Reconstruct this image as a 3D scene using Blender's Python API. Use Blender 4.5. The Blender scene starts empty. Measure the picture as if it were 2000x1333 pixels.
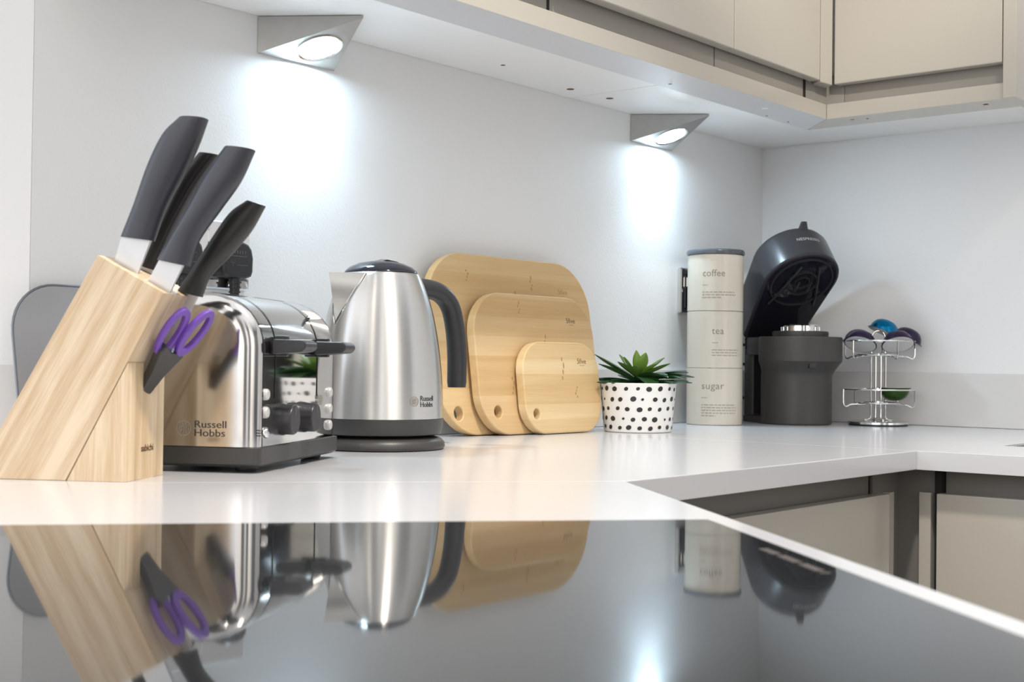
import bpy, bmesh, math, random
from mathutils import Vector, Matrix

random.seed(4)
scene = bpy.context.scene
COL = scene.collection
PI = math.pi
WT = 0.90                      # height of the worktop above the floor


def R(d):
    return math.radians(d)


# ------------------------------------------------------------------ camera
def make_camera():
    f, yaw, pitch, roll = 2612.3, R(39.83698), R(0.92154), R(-0.72292)
    fwd = Vector((math.cos(yaw) * math.cos(pitch), math.sin(yaw) * math.cos(pitch), math.sin(pitch)))
    r0 = Vector((math.sin(yaw), -math.cos(yaw), 0))
    d0 = fwd.cross(r0)
    c, s = math.cos(roll), math.sin(roll)
    right = c * r0 + s * d0
    up = -(c * d0 - s * r0)
    m = Matrix((right, up, -fwd)).transposed().to_4x4()
    m.translation = Vector((-2.402, -1.347, WT + 0.107))
    cam = bpy.data.cameras.new('camera')
    cam.sensor_width = 36
    cam.lens = f * 36 / 2000
    cam.clip_start = 0.01
    cam.dof.use_dof = True
    cam.dof.focus_distance = 1.72
    cam.dof.aperture_fstop = 13
    o = bpy.data.objects.new('camera', cam)
    o.matrix_world = m
    COL.objects.link(o)
    scene.camera = o


make_camera()

# ------------------------------------------------------------------ world, exposure, room lamps, an added spot
world = bpy.data.worlds.new('room_ambience')
scene.world = world
world.use_nodes = True
bg = world.node_tree.nodes['Background']
bg.inputs['Strength'].default_value = 1.0


def build_world():
    """the rest of the kitchen as ambient light: pale ceiling, mid walls with invented bright and dark bands, dim floor"""
    nt = world.node_tree
    N, L = nt.nodes, nt.links
    tc = N.new('ShaderNodeTexCoord')
    sp = N.new('ShaderNodeSeparateXYZ')
    L.new(tc.outputs['Generated'], sp.inputs[0])
    at = N.new('ShaderNodeMath')
    at.operation = 'ARCTAN2'
    L.new(sp.outputs['Y'], at.inputs[0])
    L.new(sp.outputs['X'], at.inputs[1])
    mr = N.new('ShaderNodeMapRange')
    mr.inputs['From Min'].default_value = -PI
    mr.inputs['From Max'].default_value = PI
    L.new(at.outputs[0], mr.inputs['Value'])
    ramp = N.new('ShaderNodeValToRGB')
    cr = ramp.color_ramp
    stops = WORLD_BANDS
    while len(cr.elements) < len(stops):
        cr.elements.new(0.5)
    for e, (p, c) in zip(cr.elements, stops):
        e.position = (p + 180) / 360
        e.color = (*c, 1)
    L.new(mr.outputs['Result'], ramp.inputs['Fac'])
    zr = N.new('ShaderNodeValToRGB')
    zc = zr.color_ramp
    zs = WORLD_HEIGHT
    while len(zc.elements) < len(zs):
        zc.elements.new(0.5)
    for e, (p, v) in zip(zc.elements, zs):
        e.position = p
        e.color = (v, v, v, 1)
    mz = N.new('ShaderNodeMapRange')
    mz.inputs['From Min'].default_value = -1
    L.new(sp.outputs['Z'], mz.inputs['Value'])
    L.new(mz.outputs['Result'], zr.inputs['Fac'])
    # walls below, even ceiling above
    k = N.new('ShaderNodeMapRange')
    k.inputs['From Min'].default_value = 0.45
    k.inputs['From Max'].default_value = 0.7
    L.new(sp.outputs['Z'], k.inputs['Value'])
    m1 = N.new('ShaderNodeMix')
    m1.data_type = 'RGBA'
    L.new(k.outputs['Result'], m1.inputs['Factor'])
    L.new(ramp.outputs['Color'], m1.inputs['A'])
    m1.inputs['B'].default_value = (0.97, 0.98, 1.0, 1)
    m2 = N.new('ShaderNodeMix')
    m2.data_type = 'RGBA'
    m2.blend_type = 'MULTIPLY'
    m2.inputs['Factor'].default_value = 1
    L.new(m1.outputs['Result'], m2.inputs['A'])
    L.new(zr.outputs['Color'], m2.inputs['B'])
    vm = N.new('ShaderNodeVectorMath')
    vm.operation = 'SCALE'
    vm.inputs['Scale'].default_value = 2.0
    L.new(m2.outputs['Result'], vm.inputs[0])
    L.new(vm.outputs['Vector'], bg.inputs['Color'])


L_ = (0.80, 0.80, 0.81)
W_, D_, B_ = (0.62, 0.61, 0.60), (0.10, 0.10, 0.10), (0.85, 0.80, 0.73)  # bands are invented, for streaks in the steel and light on the walls
WORLD_BANDS = [(-180, L_), (-160, L_), (-154, B_), (-149, B_), (-146, D_), (-136, D_), (-133, W_), (-128, W_), (-125, D_), (-117, D_), (-114, B_),
               (-107, B_), (-104, W_), (-99, W_), (-92, D_), (-40, D_), (-25, W_), (0, W_), (100, W_), (120, (1.0, 1.1, 1.25)), (150, (1.0, 1.1, 1.25)), (165, L_)]
# height of the direction (0 straight down, 1 straight up) and brightness
WORLD_HEIGHT = [(0.0, 0.03), (0.46, 0.05), (0.505, 0.60), (0.66, 0.60), (0.76, 0.32), (1.0, 0.28)]
build_world()
scene.view_settings.view_transform = 'Standard'
scene.view_settings.look = 'None'
scene.view_settings.exposure = 1.17
scene.view_settings.gamma = 1.0


def ceiling_spot(x, y, power, size=0.05, col=(1, 0.92, 0.82), cone=120, aim=None):
    l = bpy.data.lights.new('ceiling_downlight', 'SPOT')
    l.energy = power
    l.color = col
    l.shadow_soft_size = size
    l.spot_size = R(cone)
    l.spot_blend = 0.6
    o = bpy.data.objects.new('ceiling_downlight', l)
    o.location = (x, y, WT + 1.5)
    if aim:
        o.rotation_euler = (Vector(aim) + Vector((0, 0, WT)) - Vector(o.location)).to_track_quat('-Z', 'Y').to_euler()
    COL.objects.link(o)


ceiling_spot(-1.42, -0.95, 42, cone=96)
ceiling_spot(-2.75, -1.0, 7)
ceiling_spot(-1.65, -1.65, 52, cone=46, aim=(-0.42, -0.33, 1.16))   # unseen spot added only to brighten the wall cabinets


# ------------------------------------------------------------------ materials
def nodes_of(m):
    m.use_nodes = True
    nt = m.node_tree
    return nt, nt.nodes, nt.links, nt.nodes['Principled BSDF']


def mat(name, col, rough=0.5, metal=0.0, spec=0.5, var=0.0, vscale=20, bump=0.0, bscale=200, aniso=0.0, tangent=None,
        coat=0.0, emit=None, stretch=None, rvar=0.0, arot=0.0):
    m = bpy.data.materials.new(name)
    nt, N, L, p = nodes_of(m)
    c4 = (*col, 1)
    p.inputs['Base Color'].default_value = c4
    p.inputs['Roughness'].default_value = rough
    p.inputs['Metallic'].default_value = metal
    p.inputs['Specular IOR Level'].default_value = spec
    p.inputs['Coat Weight'].default_value = coat
    p.inputs['Coat Roughness'].default_value = 0.05
    if emit:
        p.inputs['Emission Color'].default_value = (*emit[0], 1)
        p.inputs['Emission Strength'].default_value = emit[1]
    tc = N.new('ShaderNodeTexCoord')
    mp = N.new('ShaderNodeMapping')
    L.new(tc.outputs['Object'], mp.inputs['Vector'])
    if stretch:
        mp.inputs['Scale'].default_value = stretch
    if var > 0 or rvar > 0:
        nz = N.new('ShaderNodeTexNoise')
        nz.inputs['Scale'].default_value = vscale
        nz.inputs['Detail'].default_value = 5
        L.new(mp.outputs['Vector'], nz.inputs['Vector'])
    if var > 0:
        mx = N.new('ShaderNodeMix')
        mx.data_type = 'RGBA'
        mx.inputs['A'].default_value = tuple(max(0, v * (1 - var)) for v in col) + (1,)
        mx.inputs['B'].default_value = tuple(min(1, v * (1 + var)) for v in col) + (1,)
        L.new(nz.outputs['Fac'], mx.inputs['Factor'])
        L.new(mx.outputs['Result'], p.inputs['Base Color'])
    if rvar > 0:
        mr = N.new('ShaderNodeMapRange')
        mr.inputs['To Min'].default_value = max(0, rough - rvar)
        mr.inputs['To Max'].default_value = rough + rvar
        L.new(nz.outputs['Fac'], mr.inputs['Value'])
        L.new(mr.outputs['Result'], p.inputs['Roughness'])
    if bump > 0:
        nb = N.new('ShaderNodeTexNoise')
        nb.inputs['Scale'].default_value = bscale
        nb.inputs['Detail'].default_value = 3
        bp = N.new('ShaderNodeBump')
        bp.inputs['Strength'].default_value = bump
        bp.inputs['Distance'].default_value = 0.001
        L.new(mp.outputs['Vector'], nb.inputs['Vector'])
        L.new(nb.outputs['Fac'], bp.inputs['Height'])
        L.new(bp.outputs['Normal'], p.inputs['Normal'])
    if aniso > 0:
        p.inputs['Anisotropic'].default_value = aniso
        p.inputs['Anisotropic Rotation'].default_value = arot
        t = N.new('ShaderNodeTangent')
        t.direction_type = 'RADIAL'
        t.axis = tangent or 'Z'
        L.new(t.outputs['Tangent'], p.inputs['Tangent'])
    return m


def wood(name, light, dark, grain_axis='Y', rot=(0, 0, 0), strip=None, strip_axis='Z', gscale=60.0, contrast=0.5, knots=False):
    """procedural wood: noise stretched along grain_axis, optional glued strips across strip_axis"""
    m = bpy.data.materials.new(name)
    nt, N, L, p = nodes_of(m)
    p.inputs['Roughness'].default_value = 0.48
    p.inputs['Specular IOR Level'].default_value = 0.35
    tc = N.new('ShaderNodeTexCoord')
    mr = N.new('ShaderNodeMapping')
    mr.inputs['Rotation'].default_value = rot
    L.new(tc.outputs['Object'], mr.inputs['Vector'])
    mp = N.new('ShaderNodeMapping')
    sc = {'X': (0.05, 1, 1), 'Y': (1, 0.05, 1), 'Z': (1, 1, 0.05)}[grain_axis]
    mp.inputs['Scale'].default_value = sc
    L.new(mr.outputs['Vector'], mp.inputs['Vector'])
    n1 = N.new('ShaderNodeTexNoise')
    n1.inputs['Scale'].default_value = gscale
    n1.inputs['Detail'].default_value = 6
    n1.inputs['Distortion'].default_value = 0.6
    L.new(mp.outputs['Vector'], n1.inputs['Vector'])
    n2 = N.new('ShaderNodeTexNoise')
    n2.inputs['Scale'].default_value = gscale * 8
    n2.inputs['Detail'].default_value = 2
    L.new(mp.outputs['Vector'], n2.inputs['Vector'])
    add = N.new('ShaderNodeMath')
    add.operation = 'MULTIPLY_ADD'
    add.inputs[1].default_value = 0.35
    L.new(n2.outputs['Fac'], add.inputs[0])
    L.new(n1.outputs['Fac'], add.inputs[2])
    fac = add.outputs[0]
    if strip:
        sx = N.new('ShaderNodeSeparateXYZ')
        L.new(mr.outputs['Vector'], sx.inputs[0])
        dv = N.new('ShaderNodeMath')
        dv.operation = 'DIVIDE'
        dv.inputs[1].default_value = strip
        L.new(sx.outputs[strip_axis], dv.inputs[0])
        fl = N.new('ShaderNodeMath')
        fl.operation = 'FLOOR'
        L.new(dv.outputs[0], fl.inputs[0])
        wn = N.new('ShaderNodeTexWhiteNoise')
        wn.noise_dimensions = '1D'
        L.new(fl.outputs[0], wn.inputs['W'])
        a2 = N.new('ShaderNodeMath')
        a2.operation = 'MULTIPLY_ADD'
        a2.inputs[1].default_value = 0.55
        L.new(wn.outputs['Value'], a2.inputs[0])
        L.new(fac, a2.inputs[2])
        fac = a2.outputs[0]
    rg = N.new('ShaderNodeMapRange')
    rg.inputs['From Min'].default_value = 0.52 if not strip else 0.5
    rg.inputs['From Max'].default_value = 0.86 if not strip else 1.4
    L.new(fac, rg.inputs['Value'])
    mx = N.new('ShaderNodeMix')
    mx.data_type = 'RGBA'
    mx.inputs['A'].default_value = (*light, 1)
    mx.inputs['B'].default_value = (*dark, 1)
    L.new(rg.outputs['Result'], mx.inputs['Factor'])
    L.new(mx.outputs['Result'], p.inputs['Base Color'])
    return m


M = {}
M['wall'] = mat('wall_paint', (0.86, 0.855, 0.85), 0.6, bump=0.25, bscale=260, var=0.015, vscale=6)
M['upstand'] = mat('upstand_quartz', (0.72, 0.70, 0.68), 0.22, var=0.02)
M['worktop'] = mat('white_quartz', (0.585, 0.585, 0.60), 0.17, var=0.012, vscale=120)
M['floor'] = mat('floor_tile', (0.15, 0.14, 0.13), 0.4, var=0.1)
M['cabinet'] = mat('cream_gloss_lacquer', (0.47, 0.44, 0.385), 0.16, var=0.01)
M['carcass'] = mat('white_melamine', (0.88, 0.88, 0.87), 0.45, var=0.015)
M['rail_under'] = mat('pale_grey_melamine', (0.62, 0.63, 0.65), 0.4, var=0.015)
M['channel'] = mat('grey_finger_channel', (0.30, 0.28, 0.25), 0.3, var=0.03)
M['channel_low'] = mat('dark_grey_finger_channel', (0.20, 0.19, 0.175), 0.3, var=0.03)
M['gap'] = mat('black_gap', (0.01, 0.01, 0.01), 0.8, var=0.1)
M['hole'] = mat('brown_screw_hole', (0.15, 0.085, 0.05), 0.7, var=0.2)
M['glass'] = mat('black_hob_glass', (0.022, 0.0235, 0.025), 0.035, spec=1.0, rvar=0.012, vscale=8)
M['hobmark'] = mat('hob_print', (0.12, 0.10, 0.09), 0.3, var=0.05)
M['steel'] = mat('brushed_steel', (0.66, 0.645, 0.62), 0.33, metal=1, aniso=0.9, arot=0.25, tangent='Z', var=0.05, vscale=40, stretch=(1, 1, 40))
M['steel_side'] = mat('brushed_steel_side', (0.64, 0.62, 0.60), 0.13, metal=1, var=0.04, vscale=60, stretch=(20, 1, 1))
M['chrome'] = mat('mirror_chrome', (0.74, 0.73, 0.72), 0.04, metal=1, var=0.01)
M['chrome_wire'] = mat('chrome_wire', (0.78, 0.78, 0.78), 0.1, metal=1, var=0.02)
M['lamp_steel'] = mat('satin_lamp_steel', (0.50, 0.49, 0.47), 0.38, metal=1, var=0.08, vscale=60)
M['tray'] = mat('dull_steel', (0.44, 0.43, 0.43), 0.33, metal=1, var=0.04, vscale=30)
M['tray_rim'] = mat('dark_steel_rim', (0.22, 0.23, 0.25), 0.35, metal=1, var=0.04)
M['black'] = mat('black_plastic', (0.022, 0.022, 0.024), 0.35, var=0.08)
M['black_gloss'] = mat('black_gloss_plastic', (0.012, 0.013, 0.02), 0.08, var=0.05)
M['charcoal'] = mat('charcoal_plastic', (0.045, 0.043, 0.041), 0.4, var=0.05)
M['grip'] = mat('grey_soft_grip', (0.042, 0.044, 0.055), 0.38, var=0.08, bump=0.1, bscale=900)
M['grip_dark'] = mat('black_soft_grip', (0.016, 0.015, 0.014), 0.4, var=0.08)
M['blade'] = mat('bright_blade_steel', (0.66, 0.66, 0.67), 0.34, metal=0.75, var=0.03)
M['purple'] = mat('purple_plastic', (0.16, 0.065, 0.40), 0.4, var=0.05)
M['wood_block'] = wood('pale_rubberwood_leaning', (0.77, 0.63, 0.45), (0.57, 0.40, 0.24), 'Z', rot=(R(-29.9), 0, 0), gscale=85)
M['wood_wedge'] = wood('pale_rubberwood_upright', (0.78, 0.63, 0.44), (0.58, 0.41, 0.24), 'Z', gscale=85)
M['bamboo1'] = wood('bamboo_large', (0.74, 0.54, 0.29), (0.60, 0.38, 0.17), 'X', gscale=50, strip=0.034)
M['bamboo2'] = wood('bamboo_medium', (0.74, 0.53, 0.29), (0.57, 0.36, 0.16), 'X', gscale=50, strip=0.029)
M['bamboo3'] = wood('bamboo_small', (0.78, 0.60, 0.35), (0.60, 0.40, 0.18), 'X', gscale=50, strip=0.0225)
M['burn'] = mat('burnt_brown', (0.12, 0.055, 0.02), 0.6, var=0.1)
M['burn_soft'] = mat('brown_bamboo_node', (0.42, 0.26, 0.11), 0.6, var=0.1)
M['print'] = mat('dark_grey_print', (0.035, 0.035, 0.035), 0.5, var=0.05)
M['print_soft'] = mat('taupe_print', (0.28, 0.24, 0.20), 0.5, var=0.05)
M['print_faint'] = mat('faint_taupe_print', (0.40, 0.35, 0.29), 0.5, var=0.05)
M['print_light'] = mat('silver_print', (0.5, 0.5, 0.5), 0.4, var=0.05)
M['print_grey'] = mat('grey_print', (0.10, 0.10, 0.11), 0.4, var=0.05)
M['ceramic'] = mat('white_ceramic', (0.80, 0.79, 0.77), 0.35, var=0.02, bump=0.08, bscale=500)
M['dot'] = mat('black_dot_glaze', (0.022, 0.022, 0.024), 0.35, var=0.1)
M['soil'] = mat('dark_soil', (0.02, 0.018, 0.012), 0.9, var=0.4, vscale=200, bump=0.8, bscale=300)
M['cream_tin'] = mat('cream_enamel', (0.66, 0.61, 0.52), 0.2, var=0.015)
M['tin_lid'] = mat('slate_grey_enamel', (0.085, 0.092, 0.105), 0.2, var=0.03)
M['cap_blue'] = mat('blue_foil_capsule', (0.0, 0.17, 0.36), 0.22, metal=0.8, var=0.05)
M['cap_purple'] = mat('dark_purple_foil_capsule', (0.035, 0.02, 0.06), 0.3, metal=0.6, var=0.05)
M['cap_green'] = mat('green_foil_capsule', (0.035, 0.085, 0.012), 0.3, metal=0.6, var=0.05)
M['cap_foil'] = mat('pale_foil', (0.72, 0.72, 0.71), 0.35, metal=0.35, var=0.04)
M['coffee_body'] = mat('dark_grey_matt_plastic', (0.052, 0.049, 0.046), 0.42, var=0.04)
M['coffee_head'] = mat('dark_grey_satin_plastic', (0.036, 0.036, 0.042), 0.26, var=0.04)
M['led'] = mat('lamp_diffuser', (1, 1, 1), 0.4, emit=((0.64, 0.85, 1.0), 50), var=0.01)
M['button'] = mat('pale_button', (0.55, 0.54, 0.52), 0.3, metal=0.2, var=0.03)
M['sink'] = mat('grey_sink_steel', (0.40, 0.39, 0.37), 0.35, metal=0.6, var=0.03)


def leaf_material():
    m = bpy.data.materials.new('succulent_green')
    nt, N, L, p = nodes_of(m)
    at = N.new('ShaderNodeAttribute')
    at.attribute_name = 'young'
    nz = N.new('ShaderNodeTexNoise')
    nz.inputs['Scale'].default_value = 60
    mx = N.new('ShaderNodeMix')
    mx.data_type = 'RGBA'
    mx.inputs['A'].default_value = (0.024, 0.085, 0.030, 1)
    mx.inputs['B'].default_value = (0.21, 0.36, 0.045, 1)
    L.new(at.outputs['Fac'], mx.inputs['Factor'])
    m2 = N.new('ShaderNodeMix')
    m2.data_type = 'RGBA'
    m2.blend_type = 'MULTIPLY'
    m2.inputs['Factor'].default_value = 0.35
    L.new(mx.outputs['Result'], m2.inputs['A'])
    L.new(nz.outputs['Fac'], m2.inputs['B'])
    L.new(m2.outputs['Result'], p.inputs['Base Color'])
    p.inputs['Roughness'].default_value = 0.3
    return m


M['leaf'] = leaf_material()


# ------------------------------------------------------------------ mesh helpers
def link(name, me, parent=None):
    o = bpy.data.objects.new(name, me)
    COL.objects.link(o)
    if parent:
        o.parent = parent
    return o


def obj(name, bm, mats, parent=None, smooth=True, angle=35, wn=True):
    me = bpy.data.meshes.new(name)
    bmesh.ops.recalc_face_normals(bm, faces=bm.faces)
    bm.to_mesh(me)
    bm.free()
    for m in (mats if isinstance(mats, (list, tuple)) else [mats]):
        me.materials.append(m)
    if smooth:
        me.shade_smooth()
        me.set_sharp_from_angle(angle=R(angle))
    o = link(name, me, parent)
    if smooth and wn:
        w = o.modifiers.new('weighted_normals', 'WEIGHTED_NORMAL')
        w.weight = 100
        w.keep_sharp = True
    return o


def thing(name, label, cat, loc=(0, 0, 0), rotz=0, group=None):
    o = bpy.data.objects.new(name, None)
    o.empty_display_size = 0.05
    COL.objects.link(o)
    o.location = loc
    o.rotation_euler = (0, 0, rotz)
    return tag(o, label, cat, group)


def tag(o, label, cat, group=None):
    o['label'] = label
    o['category'] = cat
    o['kind'] = 'thing'
    if group:
        o['group'] = group
    return o


def struct(name, bm, m, parent=None, **k):
    o = obj(name, bm, m, parent, **k)
    o['kind'] = 'structure'
    return o


def add_box(bm, x0, x1, y0, y1, z0, z1, bev=0.0, seg=2, mi=0, mtx=None):
    vs = [bm.verts.new((x, y, z)) for x in (x0, x1) for y in (y0, y1) for z in (z0, z1)]
    fs = [bm.faces.new([vs[i] for i in q]) for q in
          ((0, 1, 3, 2), (4, 6, 7, 5), (0, 4, 5, 1), (2, 3, 7, 6), (0, 2, 6, 4), (1, 5, 7, 3))]
    for f in fs:
        f.material_index = mi
    vv = set(vs)
    if bev > 0:
        es = list({e for f in fs for e in f.edges})
        r = bmesh.ops.bevel(bm, geom=es, offset=bev, segments=seg, profile=0.5, affect='EDGES')
        vv = {v for v in vs if v.is_valid} | set(r['verts'])
        for f in r['faces']:
            f.material_index = mi
    if mtx:
        bmesh.ops.transform(bm, matrix=mtx, verts=list(vv))
    return vv


def box(*a, **k):
    bm = bmesh.new()
    add_box(bm, *a, **k)
    return bm


def add_loft(bm, rings, cap0=True, cap1=True, closed=True, mi=0):
    """skin rings (lists of equal length) into a surface"""
    rv = [[bm.verts.new(p) for p in r] for r in rings]
    n = len(rv[0])
    for a, b in zip(rv, rv[1:]):
        for i in range(n if closed else n - 1):
            j = (i + 1) % n
            f = bm.faces.new((a[i], a[j], b[j], b[i]))
            f.material_index = mi
    if cap0:
        bm.faces.new(rv[0][::-1]).material_index = mi
    if cap1:
        bm.faces.new(rv[-1]).material_index = mi
    return rv


def loft(rings, **k):
    bm = bmesh.new()
    add_loft(bm, rings, **k)
    return bm


def circle(r, z, n=48, cx=0, cy=0, rx=None):
    return [((rx or r) * math.cos(2 * PI * i / n) + cx, r * math.sin(2 * PI * i / n) + cy, z) for i in range(n)]


def add_lathe(bm, prof, n=64, cap0=True, cap1=True, mi=0, cx=0, cy=0):
    return add_loft(bm, [circle(r, z, n, cx, cy) for r, z in prof], cap0, cap1, mi=mi)


def lathe(prof, n=64, sh=0.0, z0=0.088, z1=0.116, **k):
    bm = bmesh.new()
    add_lathe(bm, prof, n, **k)
    if sh:                       # upper part set forward along x
        for v in bm.verts:
            v.co.x += sh * min(1, max(0, (v.co.z - z0) / (z1 - z0)))
    return bm


def add_tube(bm, pts, rad, n=12, closed=False, mi=0, flat=1.0):
    """round tube along a list of points; rad a number or a list"""
    pts = [Vector(p) for p in pts]
    k = len(pts)
    rads = rad if isinstance(rad, (list, tuple)) else [rad] * k
    rings = []
    up = None
    for i, p in enumerate(pts):
        if closed:
            t = (pts[(i + 1) % k] - pts[i - 1]).normalized()
        else:
            t = (pts[min(i + 1, k - 1)] - pts[max(i - 1, 0)]).normalized()
        if up is None:
            ref = Vector((0, 0, 1)) if abs(t.z) < 0.9 else Vector((0, 1, 0))
            up = (ref - t * ref.dot(t)).normalized()
        else:
            up = (up - t * up.dot(t)).normalized()
        s = t.cross(up)
        rings.append([p + (up * math.cos(2 * PI * j / n) * flat + s * math.sin(2 * PI * j / n)) * rads[i] for j in range(n)])
    if closed:
        rings.append(rings[0])
        add_loft(bm, rings, False, False, mi=mi)
        bmesh.ops.remove_doubles(bm, verts=bm.verts, dist=1e-6)
    else:
        add_loft(bm, rings, True, True, mi=mi)


def tube(pts, rad, n=12, closed=False, flat=1.0):
    bm = bmesh.new()
    add_tube(bm, pts, rad, n, closed, flat=flat)
    return bm


def smooth_path(pts, sub=6):
    """Catmull-Rom through the points"""
    P = [Vector(p) for p in pts]
    P = [2 * P[0] - P[1]] + P + [2 * P[-1] - P[-2]]
    out = []
    for i in range(1, len(P) - 2):
        for k in range(sub):
            t = k / sub
            a, b, c, d = P[i - 1:i + 3]
            out.append(0.5 * ((2 * b) + (c - a) * t + (2 * a - 5 * b + 4 * c - d) * t * t + (3 * b - a - 3 * c + d) * t ** 3))
    out.append(P[-2])
    return out


def add_prism(bm, poly, axis, a, b, bev=0.0, mi=0, seg=2):
    """extrude a 2-D polygon; axis 'x': poly is (y,z); 'y': (x,z); 'z': (x,y)"""
    def p3(p, t):
        return {'x': (t, p[0], p[1]), 'y': (p[0], t, p[1]), 'z': (p[0], p[1], t)}[axis]
    A = [bm.verts.new(p3(p, a)) for p in poly]
    B = [bm.verts.new(p3(p, b)) for p in poly]
    n = len(poly)
    fs = [bm.faces.new(A[::-1]), bm.faces.new(B)]
    for i in range(n):
        j = (i + 1) % n
        fs.append(bm.faces.new((A[i], A[j], B[j], B[i])))
    for f in fs:
        f.material_index = mi
    if bev > 0:
        es = list({e for f in fs for e in f.edges})
        r = bmesh.ops.bevel(bm, geom=es, offset=bev, segments=seg, profile=0.5, affect='EDGES')
        for f in r['faces']:
            f.material_index = mi


def prism(poly, axis, a, b, bev=0.0, **k):
    bm = bmesh.new()
    add_prism(bm, poly, axis, a, b, bev, **k)
    return bm


def rrect(x0, x1, y0, y1, r, n=8):
    pts = []
    for cx, cy, a0 in ((x1 - r, y1 - r, 0), (x0 + r, y1 - r, 90), (x0 + r, y0 + r, 180), (x1 - r, y0 + r, 270)):
        for i in range(n + 1):
            a = R(a0 + 90 * i / n)
            pts.append((cx + r * math.cos(a), cy + r * math.sin(a)))
    return pts


def curve_mesh(loops, extrude, bevel=0.0, res=3):
    """flat shape with holes, extruded with rounded rims: lies in XY, thickness along Z"""
    cu = bpy.data.curves.new('shape', 'CURVE')
    cu.dimensions = '2D'
    cu.fill_mode = 'BOTH'
    cu.extrude = extrude
    cu.bevel_depth = bevel
    cu.bevel_resolution = res
    cu.offset = -bevel
    for lp in loops:
        sp = cu.splines.new('POLY')
        sp.points.add(len(lp) - 1)
        for p, q in zip(sp.points, lp):
            p.co = (q[0], q[1], 0, 1)
        sp.use_cyclic_u = True
    return curve_to_bm(cu)


def curve_to_bm(cu):
    o = bpy.data.objects.new('tmp', cu)
    COL.objects.link(o)
    dg = bpy.context.evaluated_depsgraph_get()
    me = bpy.data.meshes.new_from_object(o.evaluated_get(dg))
    bm = bmesh.new()
    bm.from_mesh(me)
    bpy.data.objects.remove(o)
    bpy.data.curves.remove(cu)
    bpy.data.meshes.remove(me)
    bmesh.ops.remove_doubles(bm, verts=bm.verts, dist=1e-6)
    return bm


def text_bm(s, size, width=None, ext=0.0001, align='LEFT', spacing=1.0, line=1.0, bold=0.0):
    """flat lettering in XY; width rescales it horizontally"""
    cu = bpy.data.curves.new('lettering', 'FONT')
    cu.body = s
    cu.size = size
    cu.align_x = align
    cu.extrude = ext
    cu.offset = bold
    cu.space_character = spacing
    cu.space_line = line
    cu.resolution_u = 3
    bm = curve_to_bm(cu)
    if width:
        xs = [v.co.x for v in bm.verts]
        k = width / (max(xs) - min(xs))
        for v in bm.verts:
            v.co.x *= k
    return bm


def add_bm(dst, src):
    me = bpy.data.meshes.new('t')
    src.to_mesh(me)
    src.free()
    dst.from_mesh(me)
    bpy.data.meshes.remove(me)


def place(bm, origin, ux, uy):
    """map XY lettering onto the plane (origin, ux, uy)"""
    ux, uy = Vector(ux).normalized(), Vector(uy).normalized()
    n = ux.cross(uy)
    o = Vector(origin)
    for v in bm.verts:
        v.co = o + ux * v.co.x + uy * v.co.y + n * v.co.z
    return bm


def subdivide_long(bm, mx):
    for _ in range(4):
        es = [e for e in bm.edges if abs(e.verts[0].co.x - e.verts[1].co.x) > mx]
        if not es:
            break
        bmesh.ops.triangulate(bm, faces=bm.faces)
        es = [e for e in bm.edges if abs(e.verts[0].co.x - e.verts[1].co.x) > mx]
        bmesh.ops.subdivide_edges(bm, edges=es, cuts=1)


def wrap(bm, rfun, a0, z0, lift=0.0003):
    """bend XY lettering round a vertical axis: x runs along the surface from azimuth a0, y up from z0"""
    subdivide_long(bm, 0.006)
    for v in bm.verts:
        z = z0 + v.co.y
        r = rfun(z)
        a = a0 + v.co.x / r
        rr = r + lift + v.co.z
        v.co = Vector((rr * math.cos(a), rr * math.sin(a), z))
    return bm


def transform(bm, m):
    bmesh.ops.transform(bm, matrix=m, verts=bm.verts)
    return bm


def disc_bm(r, t, n=24):
    bm = bmesh.new()
    add_lathe(bm, [(r, 0), (r, t)], n)
    return bm


# ================================================================== SETTING
ZS = 0.547                       # underside of the wall cabinets above the worktop
U = Vector((-0.763, 0.646, 0))   # along the rear edge of the hob
V = Vector((-0.647, -0.763, 0))  # along its right edge, towards the room
LC = Vector((-1.615, 0, 0))      # left end of the back wall

struct('floor', box(-4.6, 0.1, -4.2, 1.4, -0.05, 0), M['floor'], smooth=False)
struct('wall_back', box(LC.x, 0.1, 0, 0.1, 0, WT + 1.55), M['wall'], smooth=False)
struct('wall_right', box(0, 0.1, -4.2, 0.0, 0, WT + 1.55), M['wall'], smooth=False)
lw = LC + U * 1.1
nrm = Vector((0.646, 0.763, 0))
struct('wall_left', prism([(LC.x - 0.0005, 0), (lw.x, lw.y), ((lw + nrm * .1).x, (lw + nrm * .1).y), (LC.x - 0.0005, 0.13), (LC.x - 0.0005, 0.0)], 'z', 0, WT + 1.55),
       M['wall'], smooth=False)
# upstands: low quartz strips along the walls
UH = 0.0975
struct('trim_1', box(LC.x, -0.013, -0.012, -0.0004, WT + 0.0004, WT + UH, bev=0.001), M['upstand'])
struct('trim_2', box(-0.012, -0.0004, -1.6, -0.0004, WT + 0.0004, WT + UH, bev=0.001), M['upstand'])
a, b = LC - nrm * 0.0004, lw - nrm * 0.0004
a2, b2 = a - nrm * 0.012, b - nrm * 0.012
struct('trim_3', prism([(a.x, a.y), (b.x, b.y), (b2.x, b2.y), (a2.x, a2.y)], 'z', WT + 0.0004, WT + UH), M['upstand'], smooth=False)

# ------------------------------------------------------------------ worktops
TH = 0.0245
I = Vector((-1.397, -0.645, 0))  # inner corner where the hob run meets the back run


def worktop(poly, label):
    o = obj('worktop', prism(poly, 'z', WT - TH, WT, bev=0.0012), M['worktop'])
    return tag(o, label, 'worktop', 'white quartz worktops')


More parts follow.
